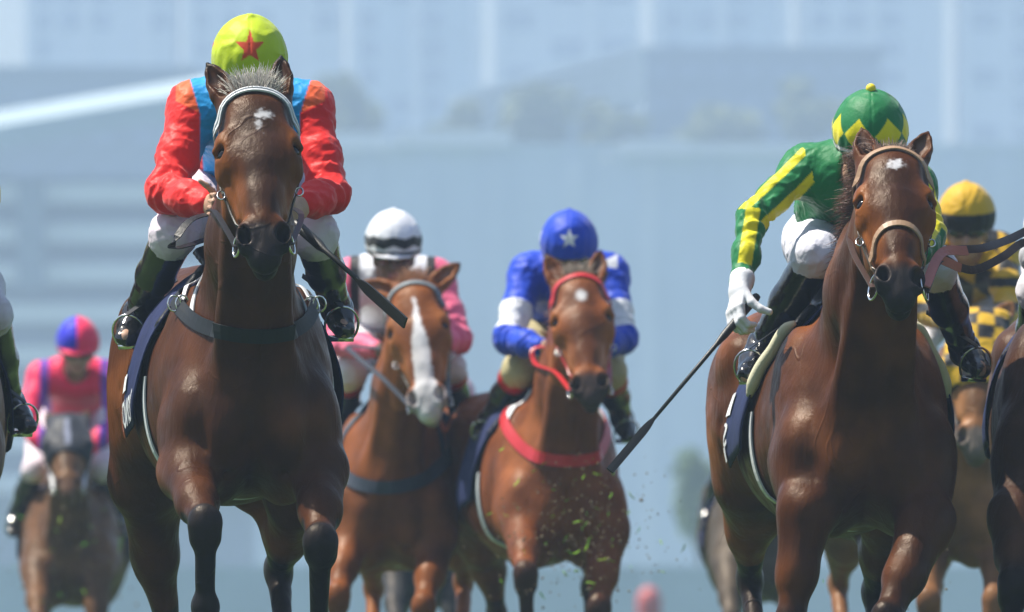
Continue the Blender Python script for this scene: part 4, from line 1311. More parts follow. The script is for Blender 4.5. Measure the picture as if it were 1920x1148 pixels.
def tack(H, J, cloth=M_NAVY, u=(-.60, -.06), v=2.0, flare=.012, res=(20, 44)):
    saddle(H)
    r = saddle_cloth(H, cloth, u[0], u[1], -v, v, flare, nu=res[0], nv=res[1],
                     shape=lambda a, b, U, W: (U - .16 * np.abs(b * 2 - 1) ** 2 * (.2 + .8 * a), W * (.92 + .08 * (1 - a))))
    for s in 'LR':
        st, top = stirrup(H, J['p']['to' + s], J['p']['an' + s])
        q = -1 if s == 'L' else 1
        kn, an = J['p']['kn' + s], J['p']['an' + s]; e = kn * .45 + an * .55 - q * H['sd'] * .075 - H['fw'] * .02
        strap('stirrup_leather', [top, top * .5 + e * .5, e], .022, .003, M_GLOSSBLACK, H['root'], None, 10, up=(q, -.3, .2))
    return r

def collar(H, pts, w, mt, name='breast_collar', n=48):
    B = H['B']; F = H['F'].nohead
    P = spline([B(*p) for p in pts], n)
    P = F.cast(P, B(-.10, 0, 1.3), H['up'])
    for _ in range(5): P[1:-1] = P[1:-1] * .5 + (P[:-2] + P[2:]) * .25
    P = F.cast(P, B(-.10, 0, 1.3), H['up'], off=.005)
    return strap(name, P, w, .004, mt, H['root'], F, raw=True, off=.006)

def girth(H, u=-.16, mt=M_WHITEWEB, w=.07):
    bar = Barrel(H); th = np.linspace(1.5, 2 * math.pi - 1.5, 40)
    P, D = bar.pt(np.full(40, u), th, .004)
    strap('girth', P, w, .005, mt, H['root'], None, raw=True, up=D)

def rein(name, pts, mt, parent, w=.018, n=22, up=(0, -.5, 1)):
    return strap(name, pts, w, .003, mt, parent, None, n, up=up)

def spots(l, s, wf, cl, cs_, rl, rs):
    d = np.sqrt(((l - cl) / rl) ** 2 + ((s - cs_) / rs) ** 2) + .8 * wf
    return 1 - sst(d, .40, 1.30)

# ---- leader on the left: dark bay, lime cap with a star
H1L = dict(origin=(-.815, 39.90), yaw=math.radians(6.5), dz=.02, neckw=1.22,
    poll=at(477, 163, 39.13), nose=at(497, 474, 38.76), ears=((-.42, .1), (.10, .12)), earlen=.85,
    fore=[leg((352, 890, 39.55), (385, 985, 39.20), (386, 1138, 39.28), (388, 1210, 39.42)),
          leg((598, 885, 39.60), (600, 1020, 39.28), (598, 1180, 39.48), (600, 1230, 39.70))],
    hind=[leg((262, 900, 41.15), (318, 1190, 41.50), (330, 1370, 41.3), (332, 1440, 41.2)),
          leg((556, 935, 41.0), (522, 1068, 41.35), (536, 1230, 41.1), (540, 1300, 41.0))],
    muzzle=(.016, .016, .018), sat=1.28)
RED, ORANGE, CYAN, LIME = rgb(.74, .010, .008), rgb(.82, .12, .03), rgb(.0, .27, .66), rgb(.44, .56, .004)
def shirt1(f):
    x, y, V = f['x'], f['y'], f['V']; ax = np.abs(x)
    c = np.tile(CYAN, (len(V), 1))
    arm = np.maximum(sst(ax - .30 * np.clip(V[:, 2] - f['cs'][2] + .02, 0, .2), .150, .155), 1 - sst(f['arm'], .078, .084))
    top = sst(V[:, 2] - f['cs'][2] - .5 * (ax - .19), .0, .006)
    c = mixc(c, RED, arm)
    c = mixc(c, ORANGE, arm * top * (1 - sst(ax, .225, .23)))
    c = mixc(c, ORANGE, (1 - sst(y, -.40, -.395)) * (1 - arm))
    return c
def cap1(x, y, z, th):
    c = np.tile(LIME, (len(x), 1))
    c = mixc(c, (.62, .06, .02), (1 - sst(star_sd(x, z - .040, .046), -.001, .001)) * (y > 0))
    c = mixc(c, (.62, .06, .02), (1 - sst(star_sd(y + .03, z - .010, .043), -.001, .001)) * (np.abs(x) > .05))
    return mixc(c, (.008, .01, .008), sst(z, -.068, -.067) * (1 - sst(z, -.056, -.055)) * (y < .145))
J1P = dict(head=at(468, 128, 39.95), shL=at(364, 205, 40.25), shR=at(576, 205, 40.25), elL=at(312, 362, 40.10), elR=at(618, 362, 40.10),
    wrL=at(386, 381, 39.90), wrR=at(572, 383, 39.90), hip=at(462, 330, 40.85), knL=at(325, 440, 40.15), knR=at(590, 440, 40.15),
    anL=at(258, 592, 40.55), anR=at(632, 580, 40.55), toL=at(236, 634, 40.42), toR=at(644, 618, 40.42),
    handL=at(416, 388, 39.80), handR=at(548, 402, 39.80), look=at(475, 300, 39.0))
H1 = make_horse(H1L, 'dark bay racehorse with small white star under the lime capped jockey', .0062,
    coat=((.052, .021, .0105), (.010, .0095, .010), (.18, .070, .029)), blaze=lambda l, s, w: np.maximum(spots(l, s, w, .108, .018, .019, .026), spots(l, s, w, .138, .006, .026, .012) * .7))
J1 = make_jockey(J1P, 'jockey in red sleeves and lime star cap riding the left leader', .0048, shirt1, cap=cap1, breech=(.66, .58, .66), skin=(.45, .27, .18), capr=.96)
bridle(H1, M_GLOSSBLACK, M_GREYWEB, None, M_WHITEWEB)
forelock(H1, 1000)
mane(H1, 500, .12); tail(H1)
cl, mp = tack(H1, J1, u=(-.62, -.05), v=2.05, flare=.02)
lettering('lettering', 'LONGINES', mp, .04, .94, .075, .012, M_WHITECLOTH, cl)
def patch(name, mp, a0, a1, b0, b1, mt, parent, n=6, e=.005):
    aa, bb = np.meshgrid(np.linspace(a0, a1, n), np.linspace(b0, b1, n), indexing='ij')
    P = mp(aa.ravel(), bb.ravel(), e); ix = np.arange(n * n).reshape(n, n)
    Fq = np.stack([ix[:-1, :-1], ix[1:, :-1], ix[1:, 1:], ix[:-1, 1:]], -1).reshape(-1, 4)
    return link(name, mesh_np(name, P, Fq, True), mt, parent)
patch('number_panel', mp, .06, .34, .135, .095, M_WHITECLOTH, cl)
patch('corner_trim', mp, .0, .05, .0, .22, M_ORANGE, cl, 12)
patch('corner_trim', mp, .0, .05, .78, 1., M_ORANGE, cl, 12)
girth(H1)
B1 = H1['B']
collar(H1, [(-.06, -.24, 1.50), (.08, -.21, 1.46), (.24, -.15, 1.39), (.36, -.07, 1.352), (.40, 0, 1.342), (.36, .07, 1.352), (.24, .15, 1.39), (.08, .21, 1.46), (-.06, .24, 1.50)], .046, mat('dark_web', (.010, .013, .016), rough=.55, spec=.3))
for q in (-1, 1):
    strap('neck_strap', [B1(.23, q * .165, 1.40), B1(.16, q * .14, 1.50), B1(.10, q * .10, 1.60)], .022, .004, M_WHITEWEB if q < 0 else M_GREYWEB, H1['root'], H1['F'].nohead, 14)
    strap('collar_tab', [B1(.13, q * .205, 1.47), B1(.05, q * .2, 1.56), B1(-.02, q * .16, 1.62)], .016, .004, M_WHITEWEB, H1['root'], H1['F'].nohead, 12)
    c0, nn = H1['F'].snap([B1(.13, q * .21, 1.455)], .014, 5); mb = MB()
    for o in (-.012, .012):
        mb.tube([c0[0] + np.array([o + .02 * math.cos(t), 0, .024 * math.sin(t)]) for t in np.linspace(0, 6.28, 12, endpoint=False)], .0035, 5, True)
    mb.build('buckle', M_STEEL, H1['root'], True)
hd = H1['hd']
rein('rein', [hd(.505, -.078, -.09), at(405, 400, 39.30), at(392, 396, 39.7), J1['p']['wrL'] + [.06, -.06, -.01]], M_GLOSSBLACK, H1['root'])
rein('rein', [J1['p']['wrL'] + [.05, -.05, -.03], at(360, 412, 39.75), at(330, 448, 39.7), at(322, 466, 39.75), at(350, 462, 39.9), at(392, 448, 40.0)], M_GLOSSBLACK, H1['root'], .024, 30)
rein('rein', [hd(.505, .078, -.09), at(565, 405, 39.45), J1['p']['wrR'] + [-.05, -.06, -.01]], M_GLOSSBLACK, H1['root'])
make_whip(at(552, 418, 39.72), at(762, 606, 39.35), 'black padded whip held in front of the chestnut with white blaze', .24, .17, .0125, (.5, -.8, -.6), .036)

# ---- leader on the right: bay, green and yellow rider
H2L = dict(origin=(1.075, 41.35), yaw=math.radians(5.5), dz=-.055, wid=1.09, neckw=1.25, neck=(-.02, 0, 0),
    poll=at(1674, 274, 40.55), nose=at(1693, 546, 40.15), roll=math.radians(4.5), ears=((-.12, .15), (.42, .1)), earlen=.72,
    fore=[leg((1512, 960, 40.95), (1482, 1175, 40.88), (1472, 1330, 40.95), (1470, 1405, 40.85)),
          leg((1735, 985, 40.95), (1662, 1165, 40.72), (1640, 1300, 41.05), (1640, 1345, 41.25))],
    hind=[leg((1398, 905, 42.5), (1408, 1085, 42.85), (1425, 1260, 42.6), (1430, 1330, 42.5)),
          leg((1665, 960, 42.2), (1640, 1110, 42.5), (1650, 1270, 42.3), (1650, 1340, 42.2))],
    muzzle=(.015, .016, .018), sat=1.28)
GREEN, YEL = rgb(.0, .16, .042), rgb(.72, .64, .004)
def shirt2(f):
    x, y, V, p = f['x'], f['y'], f['V'], f['p']
    c = np.tile(GREEN, (len(V), 1))
    def stripe(a, b, w0, off, n_):
        ax = nz(b - a); q = V - a; t = q @ ax; L = np.linalg.norm(b - a)
        n_ = nz(np.array(n_) - ax * np.dot(n_, ax)); s_ = np.cross(ax, n_)
        u = q @ s_; fr_ = q @ n_
        m = (t > .0) * (t < L + .02) * (np.linalg.norm(q - np.clip(t, 0, L)[:, None] * ax, axis=1) < .09)
        return m, u, fr_, t
    for sh, el, wr in (('shL', 'elL', 'wrL'), ('shR', 'elR', 'wrR')):
        m, u, fr_, t = stripe(p[sh], p[el], .02, 0, (0, -1, .1))
        for o in (-.045, .035):
            c = mixc(c, YEL, m * (fr_ > -.02) * (1 - sst(np.abs(u - o), .0125, .015)) * sst(t, .0, .004))
        m, u, fr_, t = stripe(p[el], p[wr], .02, 0, (0, -1, .1))
        c = mixc(c, YEL, m * (1 - sst(np.abs(u), .021, .024)) * (1 - sst(t, np.linalg.norm(p[wr] - p[el]) - .05, np.linalg.norm(p[wr] - p[el]) - .046)))
    dm = np.abs(((x + .045) % .13) - .065) / .065 + np.abs(y + .35) / .085      # diamonds round the hem
    c = mixc(c, YEL, (1 - sst(dm, .95, 1.0)) * (f['arm'] > .09) * (np.abs(x) < .2))
    return c
def cap2(x, y, z, th):
    c = np.tile(GREEN, (len(x), 1)); n_ = 8
    a = np.abs(((th / (2 * math.pi) * n_ + .06) % 1) - .5) * 2
    c = mixc(c, YEL, (1 - sst(a * 1.05 + np.abs(z + .005) / .052, .96, 1.03)))
    return mixc(c, (.7, .72, .72), sst(z, -.065, -.064) * (1 - sst(z, -.053, -.052)) * (y < .14))
J2P = dict(head=at(1632, 266, 41.25), shL=at(1508, 318, 41.62), shR=at(1712, 350, 41.55), elL=at(1410, 408, 41.45), elR=at(1745, 440, 41.4),
    wrL=at(1391, 528, 41.30), wrR=at(1725, 480, 41.15), hip=at(1585, 462, 42.10), knL=at(1532, 478, 41.45), knR=at(1750, 500, 41.45),
    anL=at(1426, 652, 41.72), anR=at(1808, 655, 41.85), toL=at(1400, 702, 41.52), toR=at(1838, 694, 41.7),
    handL=at(1374, 600, 41.22), handR=at(1700, 490, 41.1), look=at(1655, 440, 40.2), thumbL=np.array([.40, -.9, .0]), thumbR=np.array([0, 0, 1.]), palmL=np.array([.8, .45, -.1]), curl=.85, puff=.77)
H2 = make_horse(H2L, 'bay racehorse with tan noseband under the green and yellow jockey', .0062,
    coat=((.064, .025, .012), (.009, .0068, .0068), (.20, .078, .032)), blaze=lambda l, s, w: spots(l, s, w, .085, .004, .020, .024))
def breech2(V, p):
    c = np.tile(rgb(.66, .66, .74), (len(V), 1)); return c
J2 = make_jockey(J2P, 'jockey in green and yellow with white glove swinging a whip', .0048, shirt2, cap=cap2, breechf=breech2, gloves=(-1,), peak=False, bobble=M_YELLOW)
bridle(H2, M_BROWNLEATHER, M_TAN, M_TAN, bigring=True)
forelock(H2, 450, .05, (.06, .045, .04), (.36, .26, .2), seed=5, lean=(.2, 0, 0))
mane(H2, 1400, .13, -1, (.012, .009, .008), (.13, .05, .026)); tail(H2)
cl, mp = tack(H2, J2, u=(-.64, -.05), v=2.0, flare=.02)
lettering('lettering', 'S', mp, .05, .24, .10, .045, M_WHITECLOTH, cl)
patch('number_panel', mp, .0, .16, .045, .012, M_WHITECLOTH, cl)
patch('number_panel', mp, .10, .30, .17, .115, M_WHITECLOTH, cl)
B2 = H2['B']; bar2 = Barrel(H2)
for q in (-1, 1):
    th = np.linspace(.55, 1.35, 24) * q; P, D = bar2.pt(np.linspace(-.03, -.15, 24), th, .012)
    mb = MB(); mb.tube(P + D * .010, list(np.interp(np.linspace(0, 1, 24), [0, .1, .85, 1], [.008, .018, .021, .010])), 10)
    mb.build('saddle_pad', M_CREAM, H2['root'], True)
girth(H2)
hd = H2['hd']
strap('rein', [hd(.50, .078, -.09), at(1765, 476, 40.5), at(1840, 466, 40.75), at(1890, 450, 40.95), at(1940, 428, 41.1), at(1985, 425, 41.2), at(2000, 440, 41.2), at(1975, 455, 41.1), at(1920, 455, 40.95), at(1880, 482, 40.85), at(1830, 506, 40.75), at(1795, 500, 40.62), at(1762, 486, 40.5), hd(.51, .078, -.10)], .026, .003, mat('grey_leather', (.035, .028, .03), rough=.42, var=.2), H2['root'], None, 60, up=(0, -1, .1))
strap('rein_grip', [at(1757, 484, 40.48), at(1780, 494, 40.56), at(1800, 503, 40.63)], .028, .005, M_RUSTWEB, H2['root'], None, 14, up=(0, -1, .1))
strap('rein_grip', [hd(.50, .079, -.088), at(1765, 475.6, 40.495), at(1812, 470.5, 40.655)], .030, .005, M_RUSTWEB, H2['root'], None, 14, up=(0, -1, .1))
rein('rein', [hd(.505, -.08, -.09), at(1598, 470, 40.6), at(1600, 430, 40.9), at(1660, 440, 41.1), J2['p']['wrR'] + [-.02, -.05, -.01]], M_BROWNLEATHER, H2['root'], .018)
dL = J2['hands'][-1]; pc = J2['p']['wrL'] + dL * .115 + np.array([.030, .012, 0]); tipw = at(1143, 884, 40.85)
make_whip(pc - nz(tipw - pc) * .075, tipw, 'slim black whip gripped in the white glove', .24, .24, .0105, (0, -1, .1), .026)

# ---- chestnut with the white blaze
CH = ((.18, .062, .022), (.07, .024, .010), (.30, .115, .042))
H3L = dict(origin=(-.49, 55.20), yaw=math.radians(-5), neckw=1.15,
    poll=at(770, 526, 54.55), nose=at(802, 772, 54.22), turn=math.radians(-9), roll=math.radians(-3), ears=((-1.7, .1), (1.5, .1)), earlen=.82,
    fore=[leg((660, 1000, 54.9), (634, 1120, 54.6), (630, 1235, 54.8), (632, 1290, 54.9)), leg((818, 1010, 54.9), (795, 1140, 54.6), (790, 1260, 54.7), (788, 1310, 54.6))],
    hind=[leg((690, 980, 56.3), (700, 1100, 56.7), (700, 1220, 56.5), (700, 1270, 56.4)), leg((875, 960, 56.3), (868, 1090, 56.7), (865, 1220, 56.4), (865, 1270, 56.3))],
    muzzle=(.30, .27, .27))
def blaze3(l, s, w): return (1 - sst(np.abs(s - .004) - (.007 + .028 * sst(l, .12, .34) + .012 * sst(l, .42, .5)) + .006 * w, -.003, .003)) * sst(l, .075, .09)
H3 = make_horse(H3L, 'chestnut racehorse with broad white blaze down its face', .010, CH, socks=False, blaze=blaze3)
PINK, WHT, BLK = rgb(.78, .13, .24), rgb(.72, .73, .78), rgb(.012, .012, .014)
def shirt3(f):
    x, V = f['x'], f['V']; ax = np.abs(x)
    c = np.tile(WHT, (len(V), 1))
    arm = np.maximum(sst(ax, .178, .182), 1 - sst(f['arm'], .078, .084))
    c = mixc(c, BLK, sst(ax, .138, .142) * (1 - arm))
    return mixc(c, PINK, arm)
def cap3(x, y, z, th):
    c = np.tile(WHT, (len(x), 1))
    zz = .009 * (np.abs(((th * 9 / math.pi) % 2) - 1) * 2 - 1)
    c = mixc(c, BLK, sst(z - zz, -.034, -.033) * (1 - sst(z - zz * .6, .008, .009)))
    return mixc(c, BLK, sst(z, -.064, -.063) * (1 - sst(z, -.050, -.049)) * (y < .14))
J3P = dict(head=at(738, 468, 55.05), shL=at(656, 524, 55.3), shR=at(818, 524, 55.3), elL=at(632, 640, 55.2), elR=at(858, 635, 55.15), wrL=at(705, 655, 54.95), wrR=at(808, 650, 54.95),
    hip=at(738, 610, 55.95), knL=at(655, 700, 55.25), knR=at(842, 690, 55.25), anL=at(640, 800, 55.6), anR=at(866, 785, 55.6), toL=at(630, 828, 55.48), toR=at(872, 815, 55.48), look=at(745, 560, 53.5))
J3 = make_jockey(J3P, 'jockey with white zigzag banded cap and pink sleeves', .0075, shirt3, cap=cap3, boottop=M_REDSTRAP, skin=(.14, .08, .055))  # skin colour darkened to stand in for shade on the face
bridle(H3, M_GLOSSBLACK, M_GREYWEB); forelock(H3, 420, .075, (.30, .12, .05), (.5, .26, .12), seed=6, spread=.5); mane(H3, 300, .12, -1, (.25, .10, .04), (.4, .18, .08)); tail(H3, colA=(.2, .08, .03), colB=(.3, .12, .05))
tack(H3, J3); girth(H3)
B3 = H3['B']
collar(H3, [(-.02, -.25, 1.40), (.18, -.22, 1.31), (.33, -.12, 1.215), (.42, 0, 1.185), (.33, .12, 1.215), (.18, .22, 1.31), (-.02, .25, 1.40)], .055, mat('navy_web', (.02, .03, .05), rough=.6))
for q in (-1, 1): strap('neck_strap', [B3(.20, q * .21, 1.32), B3(.14, q * .17, 1.42), B3(.06, q * .10, 1.56)], .03, .004, mat('navy_web', (.02, .03, .05)), H3['root'], H3['F'].nohead, 14)
hd = H3['hd']
rein('rein', [hd(.50, -.078, -.09), at(715, 708, 54.5), at(668, 668, 54.7), at(655, 650, 54.9), J3['p']['wrL'] + [.02, -.06, 0]], mat('navy_web', (.02, .03, .05)), H3['root'], .024)
rein('rein', [hd(.50, .078, -.09), at(838, 690, 54.6), J3['p']['wrR'] + [.02, -.06, 0]], M_GREYWEB, H3['root'], .02)

# ---- chestnut with the red bridle
H4L = dict(origin=(.165, 54.10), yaw=math.radians(8), neckw=1.15, dz=.0,
    poll=at(1082, 512, 53.45), nose=at(1108, 742, 53.10), ears=((-.30, .1), (.25, .1)), earlen=.85, turn=math.radians(-4),
    fore=[leg((980, 985, 53.75), (986, 1080, 53.40), (990, 1190, 53.5), (992, 1240, 53.65)), leg((1138, 1000, 53.8), (1122, 1145, 53.62), (1108, 1255, 53.9), (1108, 1295, 54.0))],
    hind=[leg((903, 985, 55.35), (932, 1150, 55.7), (940, 1270, 55.5), (942, 1320, 55.4)), leg((1130, 980, 55.2), (1110, 1100, 55.6), (1112, 1220, 55.4), (1112, 1270, 55.3))],
    muzzle=(.03, .026, .026))
H4 = make_horse(H4L, 'chestnut racehorse in red bridle and red breast collar', .010, ((.16, .052, .020), (.03, .015, .010), (.26, .095, .036)), blaze=lambda l, s, w: spots(l, s, w * .3, .115, .006, .028, .024))
BLUE = rgb(.0, .045, .50)
def shirt4(f):
    x, y, V, p = f['x'], f['y'], f['V'], f['p']
    c = np.tile(BLUE, (len(V), 1))
    for sh, el in (('shL', 'elL'), ('shR', 'elR')):
        ax = nz(p[el] - p[sh]); t = (V - p[sh]) @ ax; L = np.linalg.norm(p[el] - p[sh]); la = np.linalg.norm(V - p[sh] - t[:, None] * ax, axis=1)
        c = mixc(c, WHT, (la < .10) * sst(t, L * .52, L * .53) * (1 - sst(t, L * .92, L * .93)) * (np.abs(x) > .15))
    w = wob(77, 55)(V)
    return mixc(c, WHT, sst(w, .42, .5) * (np.abs(x) < .2) * (V[:, 2] > f['cs'][2] - .02))
def cap4(x, y, z, th):
    c = np.tile(BLUE, (len(x), 1))
    c = mixc(c, WHT, (1 - sst(star_sd(x - .0, z - .012, .040, .45), -.001, .001)) * (y > 0))
    for tt in (-1.75, 1.75, 3.14): c = mixc(c, WHT, 1 - sst(star_sd((((th - tt + math.pi) % (2 * math.pi)) - math.pi) * .11, z - .012, .040, .45), -.001, .001))
    return c
J4P = dict(head=at(1067, 470, 54.0), shL=at(990, 515, 54.25), shR=at(1143, 515, 54.25), elL=at(953, 636, 54.05), elR=at(1168, 636, 54.05), wrL=at(1014, 650, 53.85), wrR=at(1124, 652, 53.85),
    hip=at(1064, 605, 54.85), knL=at(974, 695, 54.15), knR=at(1142, 700, 54.15), anL=at(918, 790, 54.5), anR=at(1166, 785, 54.5), toL=at(902, 820, 54.4), toR=at(1178, 818, 54.4), look=at(1072, 570, 52.6))
def br4(V, p): return np.tile(rgb(.42, .36, .20), (len(V), 1))
J4 = make_jockey(J4P, 'jockey in royal blue with white star on the cap', .0075, shirt4, cap=cap4, breechf=br4, boottop=M_REDSTRAP, skin=(.3, .18, .12), peak=False)
bridle(H4, M_REDSTRAP, M_REDSTRAP, wid=.026); forelock(H4, 420, .07, (.05, .04, .03), (.5, .42, .32), seed=7); mane(H4, 300, .14, -1, (.16, .06, .03), (.4, .2, .12)); tail(H4)
tack(H4, J4); girth(H4)
B4 = H4['B']
collar(H4, [(-.02, -.25, 1.52), (.15, -.215, 1.42), (.32, -.12, 1.30), (.41, 0, 1.275), (.32, .12, 1.30), (.15, .215, 1.42), (-.02, .25, 1.52)], .048, M_REDSTRAP)
for q in (-1, 1): strap('neck_strap', [B4(.12, q * .22, 1.44), B4(.08, q * .20, 1.54), B4(.02, q * .16, 1.62)], .034, .004, M_WHITEWEB, H4['root'], H4['F'].nohead, 14)
hd = H4['hd']
rein('rein', [hd(.50, -.078, -.09), at(1040, 698, 53.5), at(1003, 682, 53.75), at(1000, 655, 53.8), J4['p']['wrL'] + [.05, -.06, 0]], M_REDSTRAP, H4['root'], .02)
rein('rein', [hd(.50, .078, -.09), at(1142, 690, 53.6), J4['p']['wrR'] + [.02, -.06, 0]], M_REDSTRAP, H4['root'], .02)

# ---- far left: pink and blue rider, hooded brown horse
H5L = dict(origin=(-2.42, 72.3), yaw=0, poll=at(126, 776, 71.5), nose=at(128, 918, 71.08), ears=((-.6, .1), (.6, .1)), earlen=.6,
    fore=[leg((70, 1075, 71.9), (72, 1170, 71.5), (72, 1260, 71.6), (72, 1300, 71.7)), leg((182, 1075, 71.9), (180, 1190, 71.7), (178, 1280, 71.6), (178, 1320, 71.5))],
    hind=[leg((75, 1070, 73.3), (80, 1170, 73.6), (80, 1270, 73.4), (80, 1310, 73.4)), leg((180, 1070, 73.3), (176, 1170, 73.6), (176, 1270, 73.4), (176, 1310, 73.4))], muzzle=(.10, .055, .035))
H5 = make_horse(H5L, 'blurred brown racehorse in dark hood at far left', .014, ((.11, .055, .026), (.02, .014, .012), (.17, .085, .04)), socks=False)
HOTP, PURP = rgb(.85, .02, .10), rgb(.16, .05, .42)
def shirt5(f):
    x, y, V = f['x'], f['y'], f['V']; ax = np.abs(x)
    c = np.tile(HOTP, (len(V), 1))
    return mixc(c, PURP, np.maximum((1 - sst(np.abs(ax - .165), .020, .03)), (f['arm'] < .1) * (1 - sst(np.abs((V @ [0, .3, 1.]) % .13 - .065), .02, .03)) * .0))
def cap5(x, y, z, th):
    c = np.tile(HOTP, (len(x), 1))
    return mixc(c, (.02, .02, .55), (x > .005) * (y > -.02) * sst(z, -.05, -.045))
J5P = dict(head=at(146, 652, 71.8), shL=at(78, 706, 72.0), shR=at(204, 706, 72.0), elL=at(48, 790, 71.8), elR=at(222, 790, 71.8), wrL=at(92, 845, 71.65), wrR=at(165, 845, 71.65), hip=at(132, 770, 72.75),
    knL=at(66, 880, 72.15), knR=at(190, 880, 72.15), anL=at(30, 965, 72.45), anR=at(222, 965, 72.45), toL=at(24, 1000, 72.35), toR=at(228, 1000, 72.35), look=at(140, 740, 70.0))
J5 = make_jockey(J5P, 'blurred jockey in hot pink with blue and pink cap', .010, shirt5, cap=cap5, breech=(.72, .62, .68), skin=(.4, .25, .18))
def hood(H, cf, name='hood', cups=True):
    """close cloth hood over the upper head"""
    F = Field(); head_field(F, H['L']['poll'], H['L']['nose'], H['L'].get('roll', 0.), H['L'].get('turn', 0.), ((-.9, .1), (.9, .1)), earlen=.2)
    hd, g = H['hd'], H['g']
    G = Field(); G.ops = [o for o in F.ops]
    G.disp(lambda P: np.full(len(P), -.012, np.float32))
    G.ell(hd(.62, 0, -.08), np.array([.33, .3, .3]) * g, np.stack([H['A'], H['S'], H['N']], 1), .01, True)
    if cups:
        for q in (-1, 1): G.ell(hd(.215, q * .112, -.035), np.array([.045, .035, .045]) * g, np.stack([H['A'], H['S'], H['N']], 1), .01)
    V, Q = G.skin(.009)
    rel = V - np.asarray(H['L']['poll'], np.float32); l = rel @ H['A'] / g; s = rel @ H['S'] / g
    return link(name, mesh_np(name, V, Q, True, cf(l, s)), M_SILK, H['root'])
hood(H5, lambda l, s: mixc(np.tile(rgb(.006, .009, .018), (len(l), 1)), (.2, .22, .3), (1 - sst(np.abs(s), .012, .016)) * sst(l, .05, .06) * (1 - sst(l, .26, .27))))
mane(H5, 150, .12); tail(H5, 80); tack(H5, J5, u=(-.6, -.05), res=(12, 24)); bridle(H5, M_GLOSSBLACK, M_GLOSSBLACK, throat=False)
for q, w in ((-1, 'wrL'), (1, 'wrR')): rein('rein', [H5['hd'](.50, q * .078, -.09), J5['p'][w] + [0, -.06, 0]], M_WHITEWEB, H5['root'], .03, 8)

# ---- behind the right leader: yellow and black rider
H6L = dict(origin=(1.75, 54.0), yaw=math.radians(10), poll=at(1838, 588, 53.3), nose=at(1830, 846, 53.0), ears=((-.6, .1), (.6, .1)), earlen=.6, neckw=1.1, neck=(.0, 0, 0),
    fore=[leg((1748, 990, 53.8), (1742, 1130, 53.5), (1745, 1250, 53.7), (1745, 1300, 53.8)), leg((1870, 980, 53.8), (1864, 1130, 53.5), (1860, 1250, 53.5), (1860, 1300, 53.4))],
    hind=[leg((1592, 975, 55.3), (1572, 1095, 55.7), (1585, 1220, 55.4), (1585, 1270, 55.3)), leg((1760, 975, 55.2), (1750, 1095, 55.6), (1752, 1220, 55.4), (1752, 1270, 55.3))], muzzle=(.10, .09, .08))
H6 = make_horse(H6L, 'brown racehorse in yellow and black checked hood', .011, ((.20, .095, .045), (.06, .035, .02), (.30, .15, .07)), socks=False)
GOLD = rgb(.58, .34, .008)
def shirt6(f):
    x, y, V = f['x'], f['y'], f['V']
    c = np.tile(GOLD, (len(V), 1))
    d = (np.floor((x + 5) / .095) + np.floor((V[:, 2] + .6 * x + 5) / .095)) % 2
    d2 = ((V[:, 2] % .105) < .042)
    return mixc(c, BLK, np.where(f['arm'] < .1, d2, d) * 1.0)
def cap6(x, y, z, th): return mixc(np.tile(GOLD, (len(x), 1)), BLK, 1 - sst(z, -.004, -.002))
J6P = dict(head=at(1812, 418, 53.95), shL=at(1748, 478, 54.2), shR=at(1874, 478, 54.2), elL=at(1742, 585, 54.0), elR=at(1896, 580, 54.0), wrL=at(1798, 600, 53.7), wrR=at(1866, 604, 53.7), hip=at(1800, 545, 54.75),
    knL=at(1722, 655, 54.15), knR=at(1884, 655, 54.15), anL=at(1690, 760, 54.5), anR=at(1906, 760, 54.5), toL=at(1680, 785, 54.4), toR=at(1914, 785, 54.4), look=at(1806, 520, 52.6))
J6 = make_jockey(J6P, 'jockey in gold and black checks behind the right leader', .008, shirt6, cap=cap6, skin=(.4, .22, .15), peak=False)
hood(H6, lambda l, s: mixc(np.tile(GOLD, (len(l), 1)), BLK, ((np.floor((l + 1) / .062) + np.floor((s + 1) / .062)) % 2)))
mane(H6, 150, .12); tail(H6, 80); tack(H6, J6, res=(14, 30)); bridle(H6, M_GLOSSBLACK, M_GLOSSBLACK, throat=False)
for q, w in ((-1, 'wrL'), (1, 'wrR')): rein('rein', [H6['hd'](.50, q * .078, -.09), J6['p'][w] + [0, -.06, 0]], M_BROWNLEATHER, H6['root'], .02, 8)

# ---- cut off by the right edge
H7L = dict(origin=(1.80, 41.75), yaw=math.radians(-3), dz=-.03, poll=at(2085, 300, 40.8), nose=at(2090, 590, 40.4), ears=((-.4, .1), (.4, .1)),
    fore=[leg((1905, 975, 41.3), (1900, 1100, 41.1), (1890, 1260, 41.2), (1890, 1330, 41.1)), leg((2130, 960, 41.3), (2120, 1100, 41.0), (2115, 1260, 41.2), (2115, 1320, 41.3))],
    hind=[leg((1930, 930, 42.8), (1940, 1090, 43.2), (1945, 1260, 43.0), (1945, 1330, 42.9)), leg((2120, 930, 42.8), (2110, 1090, 43.2), (2110, 1260, 43.0), (2110, 1330, 42.9))])
H7 = make_horse(H7L, 'dark bay racehorse mostly cut off by the right edge', .013, ((.055, .025, .014), (.010, .008, .008), (.12, .05, .024)))
plain = lambda c: (lambda f: np.tile(rgb(*c), (len(f['V']), 1)))
pcap = lambda c: (lambda x, y, z, th: np.tile(rgb(*c), (len(x), 1)))
J7P = dict(head=at(2070, 280, 41.7), shL=at(1975, 340, 42.0), shR=at(2165, 340, 42.0), elL=at(1950, 480, 41.85), elR=at(2195, 480, 41.85), wrL=at(2020, 500, 41.6), wrR=at(2110, 500, 41.6), hip=at(2060, 450, 42.6),
    knL=at(1950, 545, 41.9), knR=at(2180, 545, 41.9), anL=at(1932, 690, 42.3), anR=at(2215, 690, 42.3), toL=at(1922, 738, 42.15), toR=at(2230, 730, 42.15), look=at(2085, 420, 40.3))
